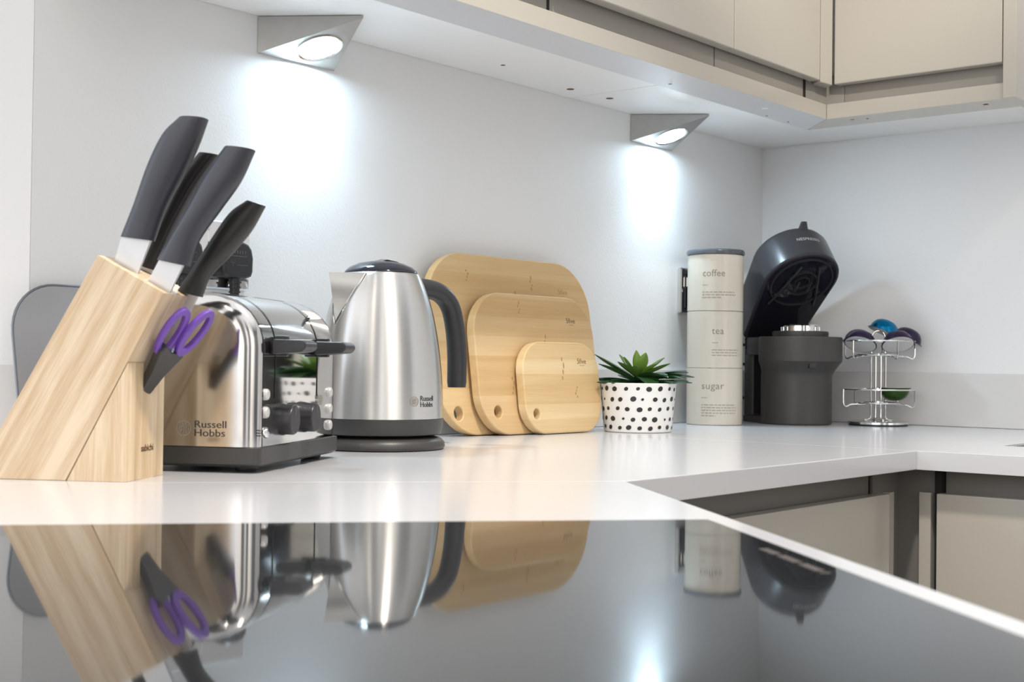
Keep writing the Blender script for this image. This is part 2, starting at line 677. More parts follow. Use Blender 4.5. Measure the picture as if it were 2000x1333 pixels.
g = 0.0004
s2 = I + U * 0.86
worktop([(LC.x, -g), (-0.745 - g, -g), (-0.745 - g, -0.645), (I.x + g, I.y), (s2.x, s2.y), (LC.x - 0.2, 0.15)],
        'white worktop along the back wall, carrying kettle, toaster and chopping boards')
# right run, with the sink cut-out
bm = curve_mesh([[(-0.745 + g, -g), (-g, -g), (-g, -1.6), (-0.745 + g, -1.6)], rrect(-0.537, -0.14, -1.6 + 0.004, -0.678, 0.006, 3)], TH / 2 - 0.0008, 0.0008, 1)
transform(bm, Matrix.Translation((0, 0, WT - TH / 2)))
tag(obj('worktop', bm, M['worktop']), 'white worktop along the right wall, with the coffee machine on it', 'worktop', 'white quartz worktops')
e1 = I + V * 1.08
p0 = I - U * 0 + V * g
worktop([(p0.x, p0.y), (e1.x, e1.y), (e1.x + U.x * 1.0, e1.y + U.y * 1.0), ((I + U).x + V.x * g, (I + U).y + V.y * g)],
        'white worktop around the black hob in the foreground')

# sink: a grey bowl let into the right worktop
t = thing('sink', 'grey sink bowl let into the worktop at the right edge', 'sink', (-0.3385, -1.138, WT))
bm = bmesh.new()
outer = rrect(-0.197, 0.197, -0.458, 0.458, 0.006)
inner = rrect(-0.191, 0.191, -0.452, 0.452, 0.006)
low = rrect(-0.16, 0.16, -0.42, 0.42, 0.05)
add_loft(bm, [[(x, y, -0.0015) for x, y in outer], [(x, y, -0.0015) for x, y in inner], [(x, y, -0.12) for x, y in inner], [(x, y, -0.17) for x, y in low]], cap0=False)
obj('bowl', bm, M['sink'], t)
obj('drain', lathe([(0.03, -0.1698), (0.03, -0.167), (0.02, -0.168)]), M['chrome'], t)

# ------------------------------------------------------------------ hob
hc = Vector((-1.633, -0.878, WT))
t = thing('induction_hob', 'black glass hob mirroring the appliances, set in the near worktop', 'hob', hc, math.atan2(U.y, U.x))
# local x along the rear edge, local y away from the rear edge towards the cook is +V
obj('glass_top', prism([(0, 0), (0.78, 0), (0.78, 0.52), (0, 0.52)], 'z', 0.0004, 0.0045, bev=0.0012, seg=3), M['glass'], t)
bm = bmesh.new()
random.seed(9)
x = 0.0
for i in range(16):
    w = random.uniform(0.002, 0.005)
    add_box(bm, 0.012, 0.0175, 0.14 + x, 0.14 + x + w, 0.0045, 0.00462)
    x += w + 0.0015 + (0.004 if i % 5 == 4 else 0)
obj('printed_marks', bm, M['hobmark'], t, smooth=False)

# ------------------------------------------------------------------ base cabinets
DT = -0.0555                     # top of the base doors, from the worktop
YB = -0.62
XR = -0.72


def base_cabinet(label, carc, door, chan, extras):
    t = thing('base_cabinet', label, 'cabinet', (0, 0, WT), group='cream base cabinets')
    bm = bmesh.new()
    for b_ in carc:
        add_box(bm, *b_)
    obj('carcass', bm, M['carcass'], t, smooth=False)
    obj('door', box(*door, bev=0.0015), M['cabinet'], t)
    obj('finger_channel', box(*chan), M['channel_low'], t, smooth=False)
    for n, b_, m in extras:
        obj(n, box(*b_, bev=0.0008), m, t)
    return t


zb = -TH - 0.0006
base_cabinet('cream base cabinet under the back worktop, left of the inner corner',
             [(-1.38, -0.80, -0.58, -0.02, -0.78, zb - 0.03)],
             (-1.38, -0.7695, YB, YB + 0.019, -0.76, DT),
             (-1.38, -0.7862, YB + 0.022, YB + 0.03, DT - 0.02, zb),
             [('dark_gap', (-0.7858, -0.7825, YB + 0.021, YB + 0.035, -0.76, zb), M['gap']), ('plinth', (-1.38, -0.70, YB + 0.05, YB + 0.066, -0.9, -0.775), M['channel_low'])])  # black strip stands in for the shaded gap beside the door
base_cabinet('cream base cabinet under the right worktop beside the inner corner',
             [(-0.68, -0.02, -1.6, -0.66, -0.78, zb - 0.2)],
             (XR, XR + 0.019, -1.25, -0.661, -0.76, DT),
             (XR + 0.022, XR + 0.03, -1.25, -0.665, DT - 0.02, zb),
             [('dark_gap', (XR + 0.01, XR + 0.03, -0.664, -0.6545, -0.76, zb), M['gap']), ('plinth', (XR + 0.05, XR + 0.066, -1.6, -0.60, -0.9, -0.775), M['channel_low'])])  # again a black strip in place of a shaded gap
# corner post: an inner angle with two pale strips
t = thing('corner_post', 'grey corner filler between the two base cabinets with pale strips', 'panel', (0, 0, WT))
bm = bmesh.new()
add_box(bm, -0.782, XR + 0.02, YB + 0.018, YB + 0.035, -0.76, zb)
add_box(bm, XR + 0.016, XR + 0.03, -0.654, YB + 0.02, -0.76, zb)
obj('filler', bm, M['channel_low'], t, smooth=False)
bm = bmesh.new()
add_box(bm, -0.752, -0.738, YB + 0.008, YB + 0.018, -0.76, DT, bev=0.001)
obj('strip', bm, M['cabinet'], t)
bm = bmesh.new()
add_box(bm, XR + 0.004, XR + 0.016, -0.652, -0.636, -0.76, DT, bev=0.001)
obj('strip', bm, M['cabinet'], t)
# unseen base unit carrying the hob worktop, added to block stray light
ia, ib = I - V * 0 + U * 0.03 + V * 0.03, I + V * 1.05 + U * 0.03
ic, id_ = ib + U * 0.62, ia + U * 0.62
t = thing('base_cabinet', 'unseen cream base cabinet under the hob worktop, added to block light', 'cabinet', (0, 0, WT), group='cream base cabinets')
obj('carcass', prism([(p.x, p.y) for p in (ia, ib, ic, id_)], 'z', -0.78, zb), M['carcass'], t, smooth=False)
q = [ia - U * 0.002, ib - U * 0.002, ib - U * 0.02, ia - U * 0.02]
obj('side_panel', prism([(p.x, p.y) for p in q], 'z', -0.76, zb), M['cabinet'], t, smooth=False)

# ------------------------------------------------------------------ wall cabinets
ZR0, ZR1 = 0.521, 0.5465         # light rail
YF = -0.33                       # front of the doors on the back wall
XF = -0.36                       # front of the doors on the right wall
ZD = 0.5765                      # bottom of the doors
ZT = 1.22


def holes(parent, pts):
    for x, y, r in pts:
        o = obj('screw_hole', transform(disc_bm(r, 0.0004, 16), Matrix.Translation((x, y, ZS - 0.0005))), M['hole'], parent)


def wall_cabinet(label, carc, door, chan, extra=()):
    t = thing('wall_cabinet', label, 'cabinet', (0, 0, WT), group='cream wall cabinets')
    bm = bmesh.new()
    for b_ in carc:
        add_box(bm, *b_, bev=0.0006, seg=1)
    obj('carcass', bm, M['carcass'], t, smooth=False)
    for d in door:
        obj('door', box(*d, bev=0.0018, seg=3), M['cabinet'], t)
    obj('finger_channel', box(*chan), M['channel'], t, smooth=False)
    for n, b_, m in extra:
        obj(n, box(*b_, bev=0.0005, seg=1), m, t)
    return t


YC = YF + 0.022
c1 = wall_cabinet('cream wall cabinet over the kettle, left of the underside seam',
                  [(-1.60, -0.6470, YC + 0.004, -0.0006, ZS, ZT)],
                  [(-1.092, -0.6770, YF, YF + 0.019, ZD, ZT), (-1.60, -1.0952, YF, YF + 0.019, ZD, ZT)],
                  (-1.60, -0.6992, YC, YC + 0.0035, ZR1 + 0.0002, ZT),
                  [('gap_strip', (-0.6768, -0.6754, YF + 0.0015, YF + 0.019, ZD + 0.002, ZT), M['gap']), ('seam_strip', (-0.6468, -0.6456, YC + 0.006, -0.002, ZS + 0.001, ZS + 0.02), M['gap']), ('gap_strip', (-1.0975, -1.0925, YC - 0.001, YC, ZR1 + 0.0002, ZD + 0.02), M['gap'])])  # black strips put shade into the door gap and the underside seam
holes(c1, [(-0.703, -0.045, 0.0062), (-0.9, -0.07, 0.0035), (-1.135, -0.195, 0.0025)])
c2 = wall_cabinet('cream wall cabinet above the canisters, in the corner',
                  [(-0.6450, -0.002, YC + 0.004, -0.0006, ZS, ZT)],
                  [(-0.6752, -0.4022, YF, YF + 0.019, ZD, ZT)],
                  (-0.6958, -0.4195, YC, YC + 0.0035, ZR1 + 0.0002, ZT),
                  [('gap_strip', (-0.4188, -0.4115, YC - 0.001, YC + 0.003, ZR1 + 0.0002, ZT), M['gap'])])
holes(c2, [(-0.605, -0.052, 0.0062)])
XC = XF + 0.022
c3 = wall_cabinet('cream wall cabinet on the right wall above the capsule rack',
                  [(XC + 0.004, -0.0006, -0.6135, YC + 0.0036, ZS, ZT)],
                  [(XF, XF + 0.019, -0.6125, -0.3335, ZD, ZT)],
                  (XC, XC + 0.0035, -0.6135, -0.3425, ZR1 + 0.0002, ZT))
# corner post between the two door planes
t = thing('corner_post', 'cream rounded corner post between the wall cabinet doors', 'panel', (0, 0, WT))
obj('post', prism([(-0.3995, YF + 0.001), (XF - 0.006, YF - 0.003), (XF - 0.001, YF - 0.001), (XF + 0.001, YF + 0.004), (XF + 0.02, YF + 0.03), (-0.39, YF + 0.02)], 'z', ZD - 0.002, ZT, bev=0.0012, seg=3), M['cabinet'], t)
obj('filler', prism([(-0.411, YC + 0.0), (XC - 0.004, YC - 0.004), (XC - 0.0005, -0.342), (XC - 0.0005, YC + 0.01), (-0.411, YC + 0.01)], 'z', ZR1 + 0.0002, ZD + 0.02), M['channel'], t, smooth=False)
# end panel at the far right
o = obj('end_panel', box(XF - 0.002, -0.0006, -0.6345, -0.6145, WT + ZR0 - 0.001, WT + ZT, bev=0.001), M['cabinet'])
tag(o, 'cream end panel closing the wall cabinets at the right edge', 'panel')


# light rails: mitred flat boards under the cabinets, cream edge, pale grey underside
def rail(poly, label, pts):
    t = thing('light_rail', label, 'rail', (0, 0, WT), group='light rails under the wall cabinets')
    bm = prism(poly, 'z', ZR0, ZR1 - 0.0006, bev=0.0006)
    bm.normal_update()
    for f in bm.faces:
        f.material_index = 1 if f.normal.z < -0.9 else 0
    obj('board', bm, [M['cabinet'], M['rail_under']], t)
    for x, y, r, m in pts:
        obj('screw_hole', transform(disc_bm(r, 0.0004, 12), Matrix.Translation((x, y, ZR0 - 0.0005))), M[m], t)


rail([(-1.60, -0.317), (-0.3533, -0.317), (-0.2783, -0.242), (-1.60, -0.242)], 'long cream light rail under the back wall cabinets, grey beneath',
     [(-0.745, -0.262, 0.0028, 'print_grey'), (-0.50, -0.283, 0.006, 'carcass'), (-0.44, -0.253, 0.002, 'print_grey'), (-0.37, -0.255, 0.002, 'print_grey')])
rail([(-0.3527, -0.3172), (-0.2777, -0.2422), (-0.2777, -0.614), (-0.3527, -0.614)], 'short cream light rail under the right wall cabinet, grey beneath',
     [(-0.325, -0.35, 0.0035, 'burn_soft'), (-0.32, -0.375, 0.002, 'burn'), (-0.325, -0.575, 0.004, 'burn')])


# ------------------------------------------------------------------ triangular under-cabinet lamps
def cabinet_lamp(x0, label, power):
    """wedge against the wall: rectangular back, two triangular cheeks and a sloped triangular face with a round LED"""
    t = thing('cabinet_lamp', label, 'lamp', (x0 + 0.066, -0.0008, WT + ZS - 0.0008), group='triangular lamps under the wall cabinets')
    hw, dp, h = 0.066, 0.112, 0.047
    A = [(-hw, 0, 0), (hw, 0, 0), (hw, 0, -h), (-hw, 0, -h)]
    apex = (0.012, -dp, 0)
    bm = bmesh.new()
    v = [bm.verts.new(p) for p in A]
    k = bm.verts.new(apex)
    k2 = bm.verts.new((0.012, -dp, -0.003))
    bm.faces.new((v[0], v[1], v[2], v[3]))
    bm.faces.new((v[0], k, v[1]))
    bm.faces.new((v[0], v[3], k2, k))
    bm.faces.new((v[1], k, k2, v[2]))
    bm.faces.new((v[3], v[2], k2))
    obj('housing', bm, M['lamp_steel'], t, smooth=False)
    # sloped face frame
    p3, p2, kk = Vector(A[3]), Vector(A[2]), Vector((0.012, -dp, -0.003))
    n = (p2 - p3).cross(kk - p3).normalized()
    if n.z > 0:
        n = -n
    c = (p3 * 1.0 + p2 * 1.0 + kk * 1.0) / 3 + (p2 - p3).normalized() * 0.002
    zax = n
    xax = (p2 - p3).normalized()
    yax = zax.cross(xax)
    m = Matrix((xax, yax, zax)).transposed().to_4x4()
    m.translation = c
    obj('bezel', transform(lathe([(0.0315, -0.002), (0.0315, 0.0012), (0.0300, 0.0016), (0.0275, 0.0006), (0.027, 0.0002)], 40, cap1=False), m), M['chrome_wire'], t)
    obj('diffuser', transform(lathe([(0.027, -0.001), (0.027, 0.0003), (0.015, 0.0005)], 40), m), M['led'], t)
    l = bpy.data.lights.new('led_beam', 'SPOT')
    l.energy = power
    l.color = (0.64, 0.84, 1.0)
    l.shadow_soft_size = 0.024
    l.spot_size = R(112)
    l.spot_blend = 1.0
    o = bpy.data.objects.new('led_beam', l)
    o.location = Vector((x0 + 0.066, -0.0008, WT + ZS)) + c + n * 0.006
    o.rotation_euler = (R(-12), 0, 0)
    COL.objects.link(o)


cabinet_lamp(-1.304, 'lit triangular steel lamp under the cabinet, above the kettle and toaster', 2.0)
cabinet_lamp(-0.470, 'lit triangular steel lamp under the cabinet, above the potted plant', 2.0)


# ================================================================== SOCKETS
def socket(cx, zc, label, insert):
    t = thing('wall_socket', label, 'socket', (cx, -0.0006, WT + zc), group='chrome wall sockets')
    bm = bmesh.new()
    pl = rrect(-0.073, 0.073, -0.0425, 0.0425, 0.004, 4)
    pl2 = rrect(-0.071, 0.071, -0.0405, 0.0405, 0.004, 4)
    add_loft(bm, [[(x, 0, z) for x, z in pl], [(x, -0.006, z) for x, z in pl], [(x, -0.008, z) for x, z in pl2]])
    obj('plate', bm, M['chrome'], t)
    for s in (-1, 1):
        ins = rrect(s * 0.034 - 0.026, s * 0.034 + 0.026, -0.034, 0.032, 0.003, 3)
        i_ = obj('insert', loft([[(x, -0.0078, z) for x, z in ins], [(x, -0.0092, z) for x, z in ins]]), M[insert], t)
        sw = rrect(s * 0.052 - 0.0065, s * 0.052 + 0.0065, 0.006, 0.026, 0.002, 3)
        r_ = obj('rocker_switch', loft([[(x, -0.0092, z) for x, z in sw], [(x, -0.0125, z) for x, z in sw]]), M['chrome'], t)
        b2 = bmesh.new()
        for px, pz in ((0, -0.002), (-0.011, -0.022), (0.011, -0.022)):
            add_box(b2, s * 0.03 + px - 0.003, s * 0.03 + px + 0.003, -0.0094, -0.0092, pz - 0.004, pz + 0.004)
        obj('pin_slots', b2, M['gap'], t, smooth=False)
    for sx in (-0.066, 0.066):
        obj('screw', transform(disc_bm(0.0035, 0.001, 14), Matrix.Translation((sx, -0.0078, 0)) @ Matrix.Rotation(R(90), 4, 'X')), M['chrome_wire'], t)
    return t


socket(-1.390, 0.236, 'chrome double wall socket behind the knives, black plug in it', 'chrome')
socket(-0.240, 0.244, 'chrome double wall socket half hidden behind the canisters', 'black_gloss')


def plug(cx, zc, label, cord_pts):
    t = thing('power_plug', label, 'plug', (cx, -0.0102, WT + zc))
    bm = bmesh.new()
    prof = [(-0.021, -0.020), (-0.0235, -0.014), (-0.024, 0.004), (-0.0215, 0.0145), (-0.0165, 0.0205), (-0.009, 0.0235), (0.0, 0.0243), (0.009, 0.0235), (0.0165, 0.0205), (0.0215, 0.0145), (0.024, 0.004), (0.0235, -0.014), (0.021, -0.020), (0.012, -0.0225), (-0.012, -0.0225)]
    add_loft(bm, [[(x, 0, z) for x, z in prof], [(x, -0.014, z) for x, z in prof], [(x * .95, -0.019, z * .95) for x, z in prof], [(x * .8, -0.021, z * .8) for x, z in prof]])
    obj('body', bm, M['black'], t, angle=50)
    bm = bmesh.new()
    for i in range(6):
        add_box(bm, -0.012 + i * 0.004, -0.0105 + i * 0.004, -0.0215, -0.021, 0.008, 0.012)
    add_box(bm, -0.013, 0.012, -0.0215, -0.021, 0.0045, 0.0055)
    add_box(bm, -0.004, 0.013, -0.0215, -0.021, -0.0065, -0.0057)
    for dx in (-0.0028, 0, 0.0028):
        add_box(bm, -0.0100 + dx - 0.0003, -0.0100 + dx + 0.0003, -0.0215, -0.021, -0.0030 if dx else -0.0075, 0.0005)
    add_box(bm, -0.0130, -0.0070, -0.0215, -0.021, -0.0036, -0.0030)
    obj('moulded_marks', bm, M['print_grey'], t, smooth=False)
    bm = bmesh.new()
    add_tube(bm, [(0.002, -0.010, -0.021), (0.002, -0.010, -0.045)], [0.0075, 0.0055], 14)
    for k in range(3):
        add_tube(bm, [(0.002, -0.010, -0.026 - k * 0.006), (0.002, -0.010, -0.028 - k * 0.006)], 0.0085 - 0.0006 * k, 14)
    obj('strain_relief', bm, M['black'], t)
    obj('cord', tube(smooth_path(cord_pts), 0.0035, 10), M['black'], t)


plug(-1.352, 0.229, 'black mains plug in the left wall socket, cable hanging down',
     [(0.002, -0.010, -0.045), (0.002, -0.012, -0.09), (0.0, -0.02, -0.15), (-0.005, -0.03, -0.2), (-0.02, -0.045, -0.2245), (-0.06, -0.04, -0.2247)])
plug(-1.428, 0.229, 'black mains plug glimpsed between the knife handles',
     [(0.002, -0.010, -0.045), (0.004, -0.012, -0.09), (0.01, -0.02, -0.15), (0.01, -0.03, -0.2), (0.0, -0.04, -0.2246), (-0.03, -0.045, -0.2247)])

# ================================================================== STEEL TRAY
t = thing('steel_tray', 'flat grey steel tray leaning on the wall behind the knife block', 'tray', (-1.5575, -0.052, WT + 0.001))
ta = math.atan2(0.036, 0.184)
tm = Matrix.Rotation(-ta + R(90), 4, 'X')
pl = rrect(-0.0925, 0.0925, 0.0, 0.188, 0.055, 10)
# rounder on top than at the foot
bm = curve_mesh([pl], 0.0012, 0.0006, 2)
obj('sheet', transform(bm, tm), M['tray'], t)
obj('rim', transform(tube([(x, y, 0.001) for x, y in pl], 0.0016, 8, closed=True), tm), M['tray_rim'], t)

# ================================================================== KNIFE BLOCK
AX = R(31.9)
WX = Vector((math.cos(AX), math.sin(AX), 0))
QX = Vector((math.sin(AX), -math.cos(AX), 0))


def frame_pos(w, s, z=0.0):
    p = WX * w + QX * s
    return (p.x, p.y, WT + z)


BW0 = -1.6595
bp = frame_pos(BW0, -0.6104)
t = thing('knife_block', 'pale slanted wooden knife block with an upright wedge foot', 'knife block', bp, AX)
obj('slanted_body', prism([(0.0550, 0.0), (0.1414, 0.0), (0.0291, 0.1958), (-0.0316, 0.163), (0.0002, 0.1038)], 'x', 0, 0.080, bev=0.0012), M['wood_block'], t)
bm = bmesh.new()
# wedge foot with a notch for the scissors
wd = [(0, 0), (0.0540, 0), (0.0, 0.1030)]
nx0, nx1, nz = 0.034, 0.0565, 0.0775
add_prism(bm, wd, 'x', 0, nx0, bev=0.0006)
add_prism(bm, wd, 'x', nx1, 0.080, bev=0.0006)
cut = 0.054 * (1 - nz / 0.1030)
add_prism(bm, [(0, 0), (0.0540, 0), (cut, nz), (0, nz)], 'x', nx0 - 0.0003, nx1 + 0.0003)
obj('wedge_foot', bm, M['wood_wedge'], t)
bm = text_bm('sabichi', 0.0085, 0.026, 0.0001, bold=0.0001)
obj('brand_mark', place(bm, (0.030, -0.0002, 0.0245), (1, 0, 0), (0, 0, 1)), M['burn'], t, smooth=False)


def blade_handle(stations, x, tw, n=20, flat_end=True):
    """handle lofted along (y,z) stations: each gives the left and right edge in the block's side plane"""
    rings = []
    for i, (l, r, th) in enumerate(stations):
        l, r = Vector((0, *l)), Vector((0, *r))
        c, h = (l + r) / 2, (r - l) / 2
        ring = []
        for k in range(n):
            a = 2 * PI * k / n
            ca, sa = math.cos(a), math.sin(a)
            e = 0.8
            ring.append(c + h * (math.copysign(abs(ca) ** e, ca)) + Vector((x + tw * th * math.copysign(abs(sa) ** e, sa), 0, 0)))
        rings.append(ring)
    return rings


def dens(st, sub=5):
    """smooth the station list"""
    L = smooth_path([(0, *s[0]) for s in st], sub)
    Rr = smooth_path([(0, *s[1]) for s in st], sub)
    T = smooth_path([(s[2], 0, 0) for s in st], sub)
    return [((a.y, a.z), (b.y, b.z), c.x) for a, b, c in zip(L, Rr, T)]


def yz(s, z):
    return (-0.6104 - s, z)


def knife(label, x, tw, st, blade, gm):
    t = thing('kitchen_knife', label, 'knife', bp, AX, 'knives in the wooden block')
    sts = dens([(yz(*l), yz(*r), th) for l, r, th in st])
    rings = blade_handle(sts, x, tw)
    # slightly domed butt
    c = sum((Vector(p) for p in rings[-1]), Vector()) / len(rings[-1])
    d = (c - sum((Vector(p) for p in rings[-3]), Vector()) / len(rings[-1])).normalized()
    rings.append([c + (Vector(p) - c) * 0.95 + d * 0.0006 for p in rings[-1]])
    rings.append([c + (Vector(p) - c) * 0.4 + d * 0.0008 for p in rings[-1]])
    obj('handle', loft(rings), gm, t, angle=60)
    bm = bmesh.new()
    (l0, r0), (l1, r1) = [(Vector((0, *yz(*a_))), Vector((0, *yz(*b_)))) for a_, b_ in blade]
    dl = (l0 - l1).normalized() * 0.035
    for (l, r), hw in zip(((l0 + dl, r0 + dl), (l0, r0), (l1, r1)), (0.0012, 0.0016, 0.0024)):
        pass
    secs = []
    for l, r, hw in ((l0 + dl, r0 + dl, 0.0012), (l0, r0, 0.0018), (l1, r1, 0.0030)):
        secs.append([(x - hw, l.y, l.z), (x + hw, l.y, l.z), (x + hw * 0.7, r.y, r.z), (x - hw * 0.7, r.y, r.z)])
    add_loft(bm, secs)
    obj('blade', bm, M['blade'], t, smooth=False)


knife('large grey-handled knife, leftmost and tallest in the block', 0.018, 0.0135,
      [((-0.6261, 0.2126), (-0.5965, 0.2089), 0.75), ((-0.6148, 0.2408), (-0.5863, 0.2374), 0.8), ((-0.6023, 0.2756), (-0.5714, 0.2651), 0.95), ((-0.5887, 0.3023), (-0.5592, 0.2895), 1.0), ((-0.5740, 0.3160), (-0.5499, 0.3148), 0.9)],
      [((-0.6324, 0.1895), (-0.6100, 0.1815)), ((-0.6247, 0.2140), (-0.5984, 0.2110))], M['grip'])
knife('dark-handled knife half hidden between the two grey-handled knives', 0.056, 0.012,
      [((-0.6270, 0.1914), (-0.6105, 0.1858), 0.8), ((-0.6103, 0.2262), (-0.5935, 0.2231), 0.85), ((-0.5894, 0.2674), (-0.5702, 0.2627), 1.0), ((-0.5707, 0.2911), (-0.5516, 0.2887), 0.9)],
      [((-0.6350, 0.1730), (-0.6190, 0.1650)), ((-0.6262, 0.1930), (-0.6120, 0.1875))], M['grip_dark'])
knife('large grey-handled knife in front of the dark one, middle of the block', 0.018, 0.0135,
      [((-0.5924, 0.1925), (-0.5635, 0.1867), 0.75), ((-0.5815, 0.2116), (-0.5556, 0.2096), 0.8), ((-0.5666, 0.2361), (-0.5367, 0.2366), 0.95), ((-0.5509, 0.2650), (-0.5195, 0.2605), 1.0), ((-0.5328, 0.2902), (-0.5070, 0.2873), 0.9)],
      [((-0.6044, 0.1670), (-0.5846, 0.1560)), ((-0.5891, 0.1945), (-0.5681, 0.1900))], M['grip'])
knife('small black-handled knife, rightmost and lowest in the block', 0.056, 0.0115,
      [((-0.5891, 0.1674), (-0.5666, 0.1620), 0.8), ((-0.5737, 0.1895), (-0.5593, 0.1804), 0.8), ((-0.5575, 0.2146), (-0.5397, 0.2010), 1.0), ((-0.5412, 0.2374), (-0.5221, 0.2215), 1.0), ((-0.5258, 0.2483), (-0.5097, 0.2433), 0.85)],
      [((-0.5990, 0.1480), (-0.5810, 0.1400)), ((-0.5880, 0.1690), (-0.5700, 0.1640))], M['grip_dark'])

# scissors in the notch of the wedge foot
t = thing('kitchen_scissors', 'kitchen scissors with purple finger loops, in the block notch', 'scissors', bp, AX)
ad = Vector((0, -0.575, 0.818)).normalized()
nd = Vector((0, -0.818, -0.575)).normalized()
bd = (Vector((1, 0, 0)) * math.cos(R(13)) + nd * math.sin(R(13))).normalized()
cd = ad.cross(bd)
so = Vector((0.0410, 0.0005, 0.0825))
sm = Matrix((bd, ad, cd)).transposed().to_4x4()
sm.translation = so


def oval(cx, cy, rx, ry, tilt, n=32):
    out = []
    for k in range(n):
        a_ = 2 * PI * k / n
        x_, y_ = rx * math.cos(a_), ry * math.sin(a_)
        c_, s_ = math.cos(tilt), math.sin(tilt)
        out.append((cx + x_ * c_ - y_ * s_, cy + x_ * s_ + y_ * c_))
    return out


bm = curve_mesh([[(-0.007, -0.006), (0.007, -0.006), (0.0095, 0.014), (0.017, 0.036), (0.015, 0.043), (0.003, 0.038), (-0.003, 0.038), (-0.014, 0.043), (-0.017, 0.034), (-0.010, 0.014)]], 0.003, 0.0015)
obj('shank', transform(bm, sm), M['charcoal'], t)
for sgn, cy, hx in ((-1, 0.0545, 0.0095), (1, 0.0615, 0.0085)):
    lp = [oval(sgn * 0.0120, cy, 0.0138, 0.0255, R(-6 * sgn)), oval(sgn * 0.0124, cy, hx * 0.78, 0.0185, R(-6 * sgn))]
    obj('finger_loop', transform(transform(curve_mesh(lp, 0.0012, 0.0014), Matrix.Translation((0, 0, 0.0022 * -sgn))), sm), M['purple'], t)

# ================================================================== TOASTER
tp = frame_pos(-1.548, -0.530)
TAX = R(29)                        # turned a little less than the knife block
t = thing('toaster', 'brushed and polished steel four-slice toaster beside the knife block', 'toaster', tp, TAX)
TL, TD = 0.236, 0.165
TZ0 = 0.0245


def arch(inset, half=0.0825, z1=0.1705, n=9):
    """side outline of the toaster in (y,z): straight sides, rounded shoulders"""
    y0 = 0.003 + inset
    rr, rz = 0.056 - inset * 0.5, 0.052 - inset
    zt = z1 - inset
    pts = [(y0, TZ0), (y0, (zt - rz) * 0.5), (y0, zt - rz)]
    for k in range(1, n + 1):
        a_ = R(90 * k / n)
        pts.append((y0 + rr - rr * math.cos(a_), zt - rz + rz * math.sin(a_)))
    return pts + [(TD - y, z) for y, z in pts[::-1]]


rings = []
rl = 0.020
for k in range(8):
    a_ = R(90 * k / 7)
    rings.append((rl * (1 - math.sin(a_)), rl * (1 - math.cos(a_)) * 0.55))
# rings: (inset, x) from the flat end face to the full section
sec = [(rl * (1 - math.sin(R(90 * k / 7))), 0.0006 + 0.014 * (1 - math.cos(R(90 * k / 7)))) for k in range(8)]
full = [[(x_, y_, z_) for y_, z_ in arch(i_)] for i_, x_ in sec]
full_r = [[(TL - x_, y_, z_) for y_, z_ in arch(i_)] for i_, x_ in sec[::-1]]
bm = bmesh.new()
add_loft(bm, full[-1:] + full_r[:1], cap0=False, cap1=False)
obj('shell', bm, M['chrome'], t)
bm = loft(full, cap1=False)
obj('end_panel', bm, M['steel_side'], t, angle=50)
bm = loft(full_r, cap0=False)
obj('end_panel', bm, M['steel_side'], t, angle=50)
# seams that cross the front and run over the top
ar = arch(-0.0004)
half = ar[:len(ar) // 2 + 1]
for gx in (0.046, 0.168):
    bm = bmesh.new()
    pa = [p for p in half if p[1] > 0.1] + [(0.08, 0.1709)]
    pa = [(half[0][0], 0.069)] + pa
    add_loft(bm, [[(gx - 0.0012, y_, z_) for y_, z_ in pa], [(gx + 0.0012, y_, z_) for y_, z_ in pa]], cap0=False, cap1=False, closed=False)
    obj('lever_slot', bm, M['gap'], t)
for x_ in (0.0146, TL - 0.0146):
    bm = bmesh.new()
    add_loft(bm, [[(x_ - 0.0006, y_, z_) for y_, z_ in ar], [(x_ + 0.0006, y_, z_) for y_, z_ in ar]], cap0=False, cap1=False, closed=False)
    obj('end_seam', bm, M['gap'], t)
# bread slots on top
for y0 in (0.058, 0.092):
    for x0 in (0.025, 0.13):
        obj('bread_slot', box(x0, x0 + 0.085, y0, y0 + 0.018, 0.1702, 0.1712, bev=0.0003), M['gap'], t)
# base
bm = bmesh.new()
o1 = rrect(0.0, TL, 0.0, TD, 0.008, 4)
o2 = rrect(0.004, TL - 0.004, 0.004, TD - 0.004, 0.008, 4)
add_loft(bm, [[(x_, y_, 0.0055) for x_, y_ in o2], [(x_, y_, 0.0085) for x_, y_ in o1], [(x_, y_, 0.0235) for x_, y_ in o1], [(x_, y_, TZ0) for x_, y_ in o2]])
obj('base', bm, M['charcoal'], t)
for fx in (0.025, TL - 0.03):
    for fy in (0.022, TD - 0.025):
        obj('foot', transform(lathe([(0.010, 0.0003), (0.011, 0.003), (0.011, 0.0056)], 20), Matrix.Translation((fx, fy, 0))), M['black'], t)
# levers
for gx in (0.046, 0.168):
    bm = bmesh.new()
    add_box(bm, gx - 0.004, gx + 0.004, -0.010, 0.003, 0.110, 0.130, bev=0.0015)
    add_prism(bm, [(0.0, 0.112), (-0.03, 0.1145), (-0.034, 0.118), (-0.034, 0.123), (-0.03, 0.126), (0.0, 0.1265)], 'x', gx - 0.017, gx + 0.017, bev=0.002)
    obj('lever', bm, M['black'], t)
# browning knobs
for kx in (0.062, 0.124):
    m_ = Matrix.Translation((kx, 0.003, 0.0485)) @ Matrix.Rotation(R(90), 4, 'X')
    k_ = obj('browning_knob', transform(lathe([(0.0155, 0.0), (0.0155, 0.004), (0.0147, 0.006), (0.0147, 0.0140), (0.0137, 0.0155), (0.012, 0.0158)], 36), m_), M['black'], t)
    bm = transform(box(-0.0008, 0.0008, 0.004, 0.012, 0.0158, 0.0161), m_)
    obj('pointer', bm, M['print_grey'], k_, smooth=False)
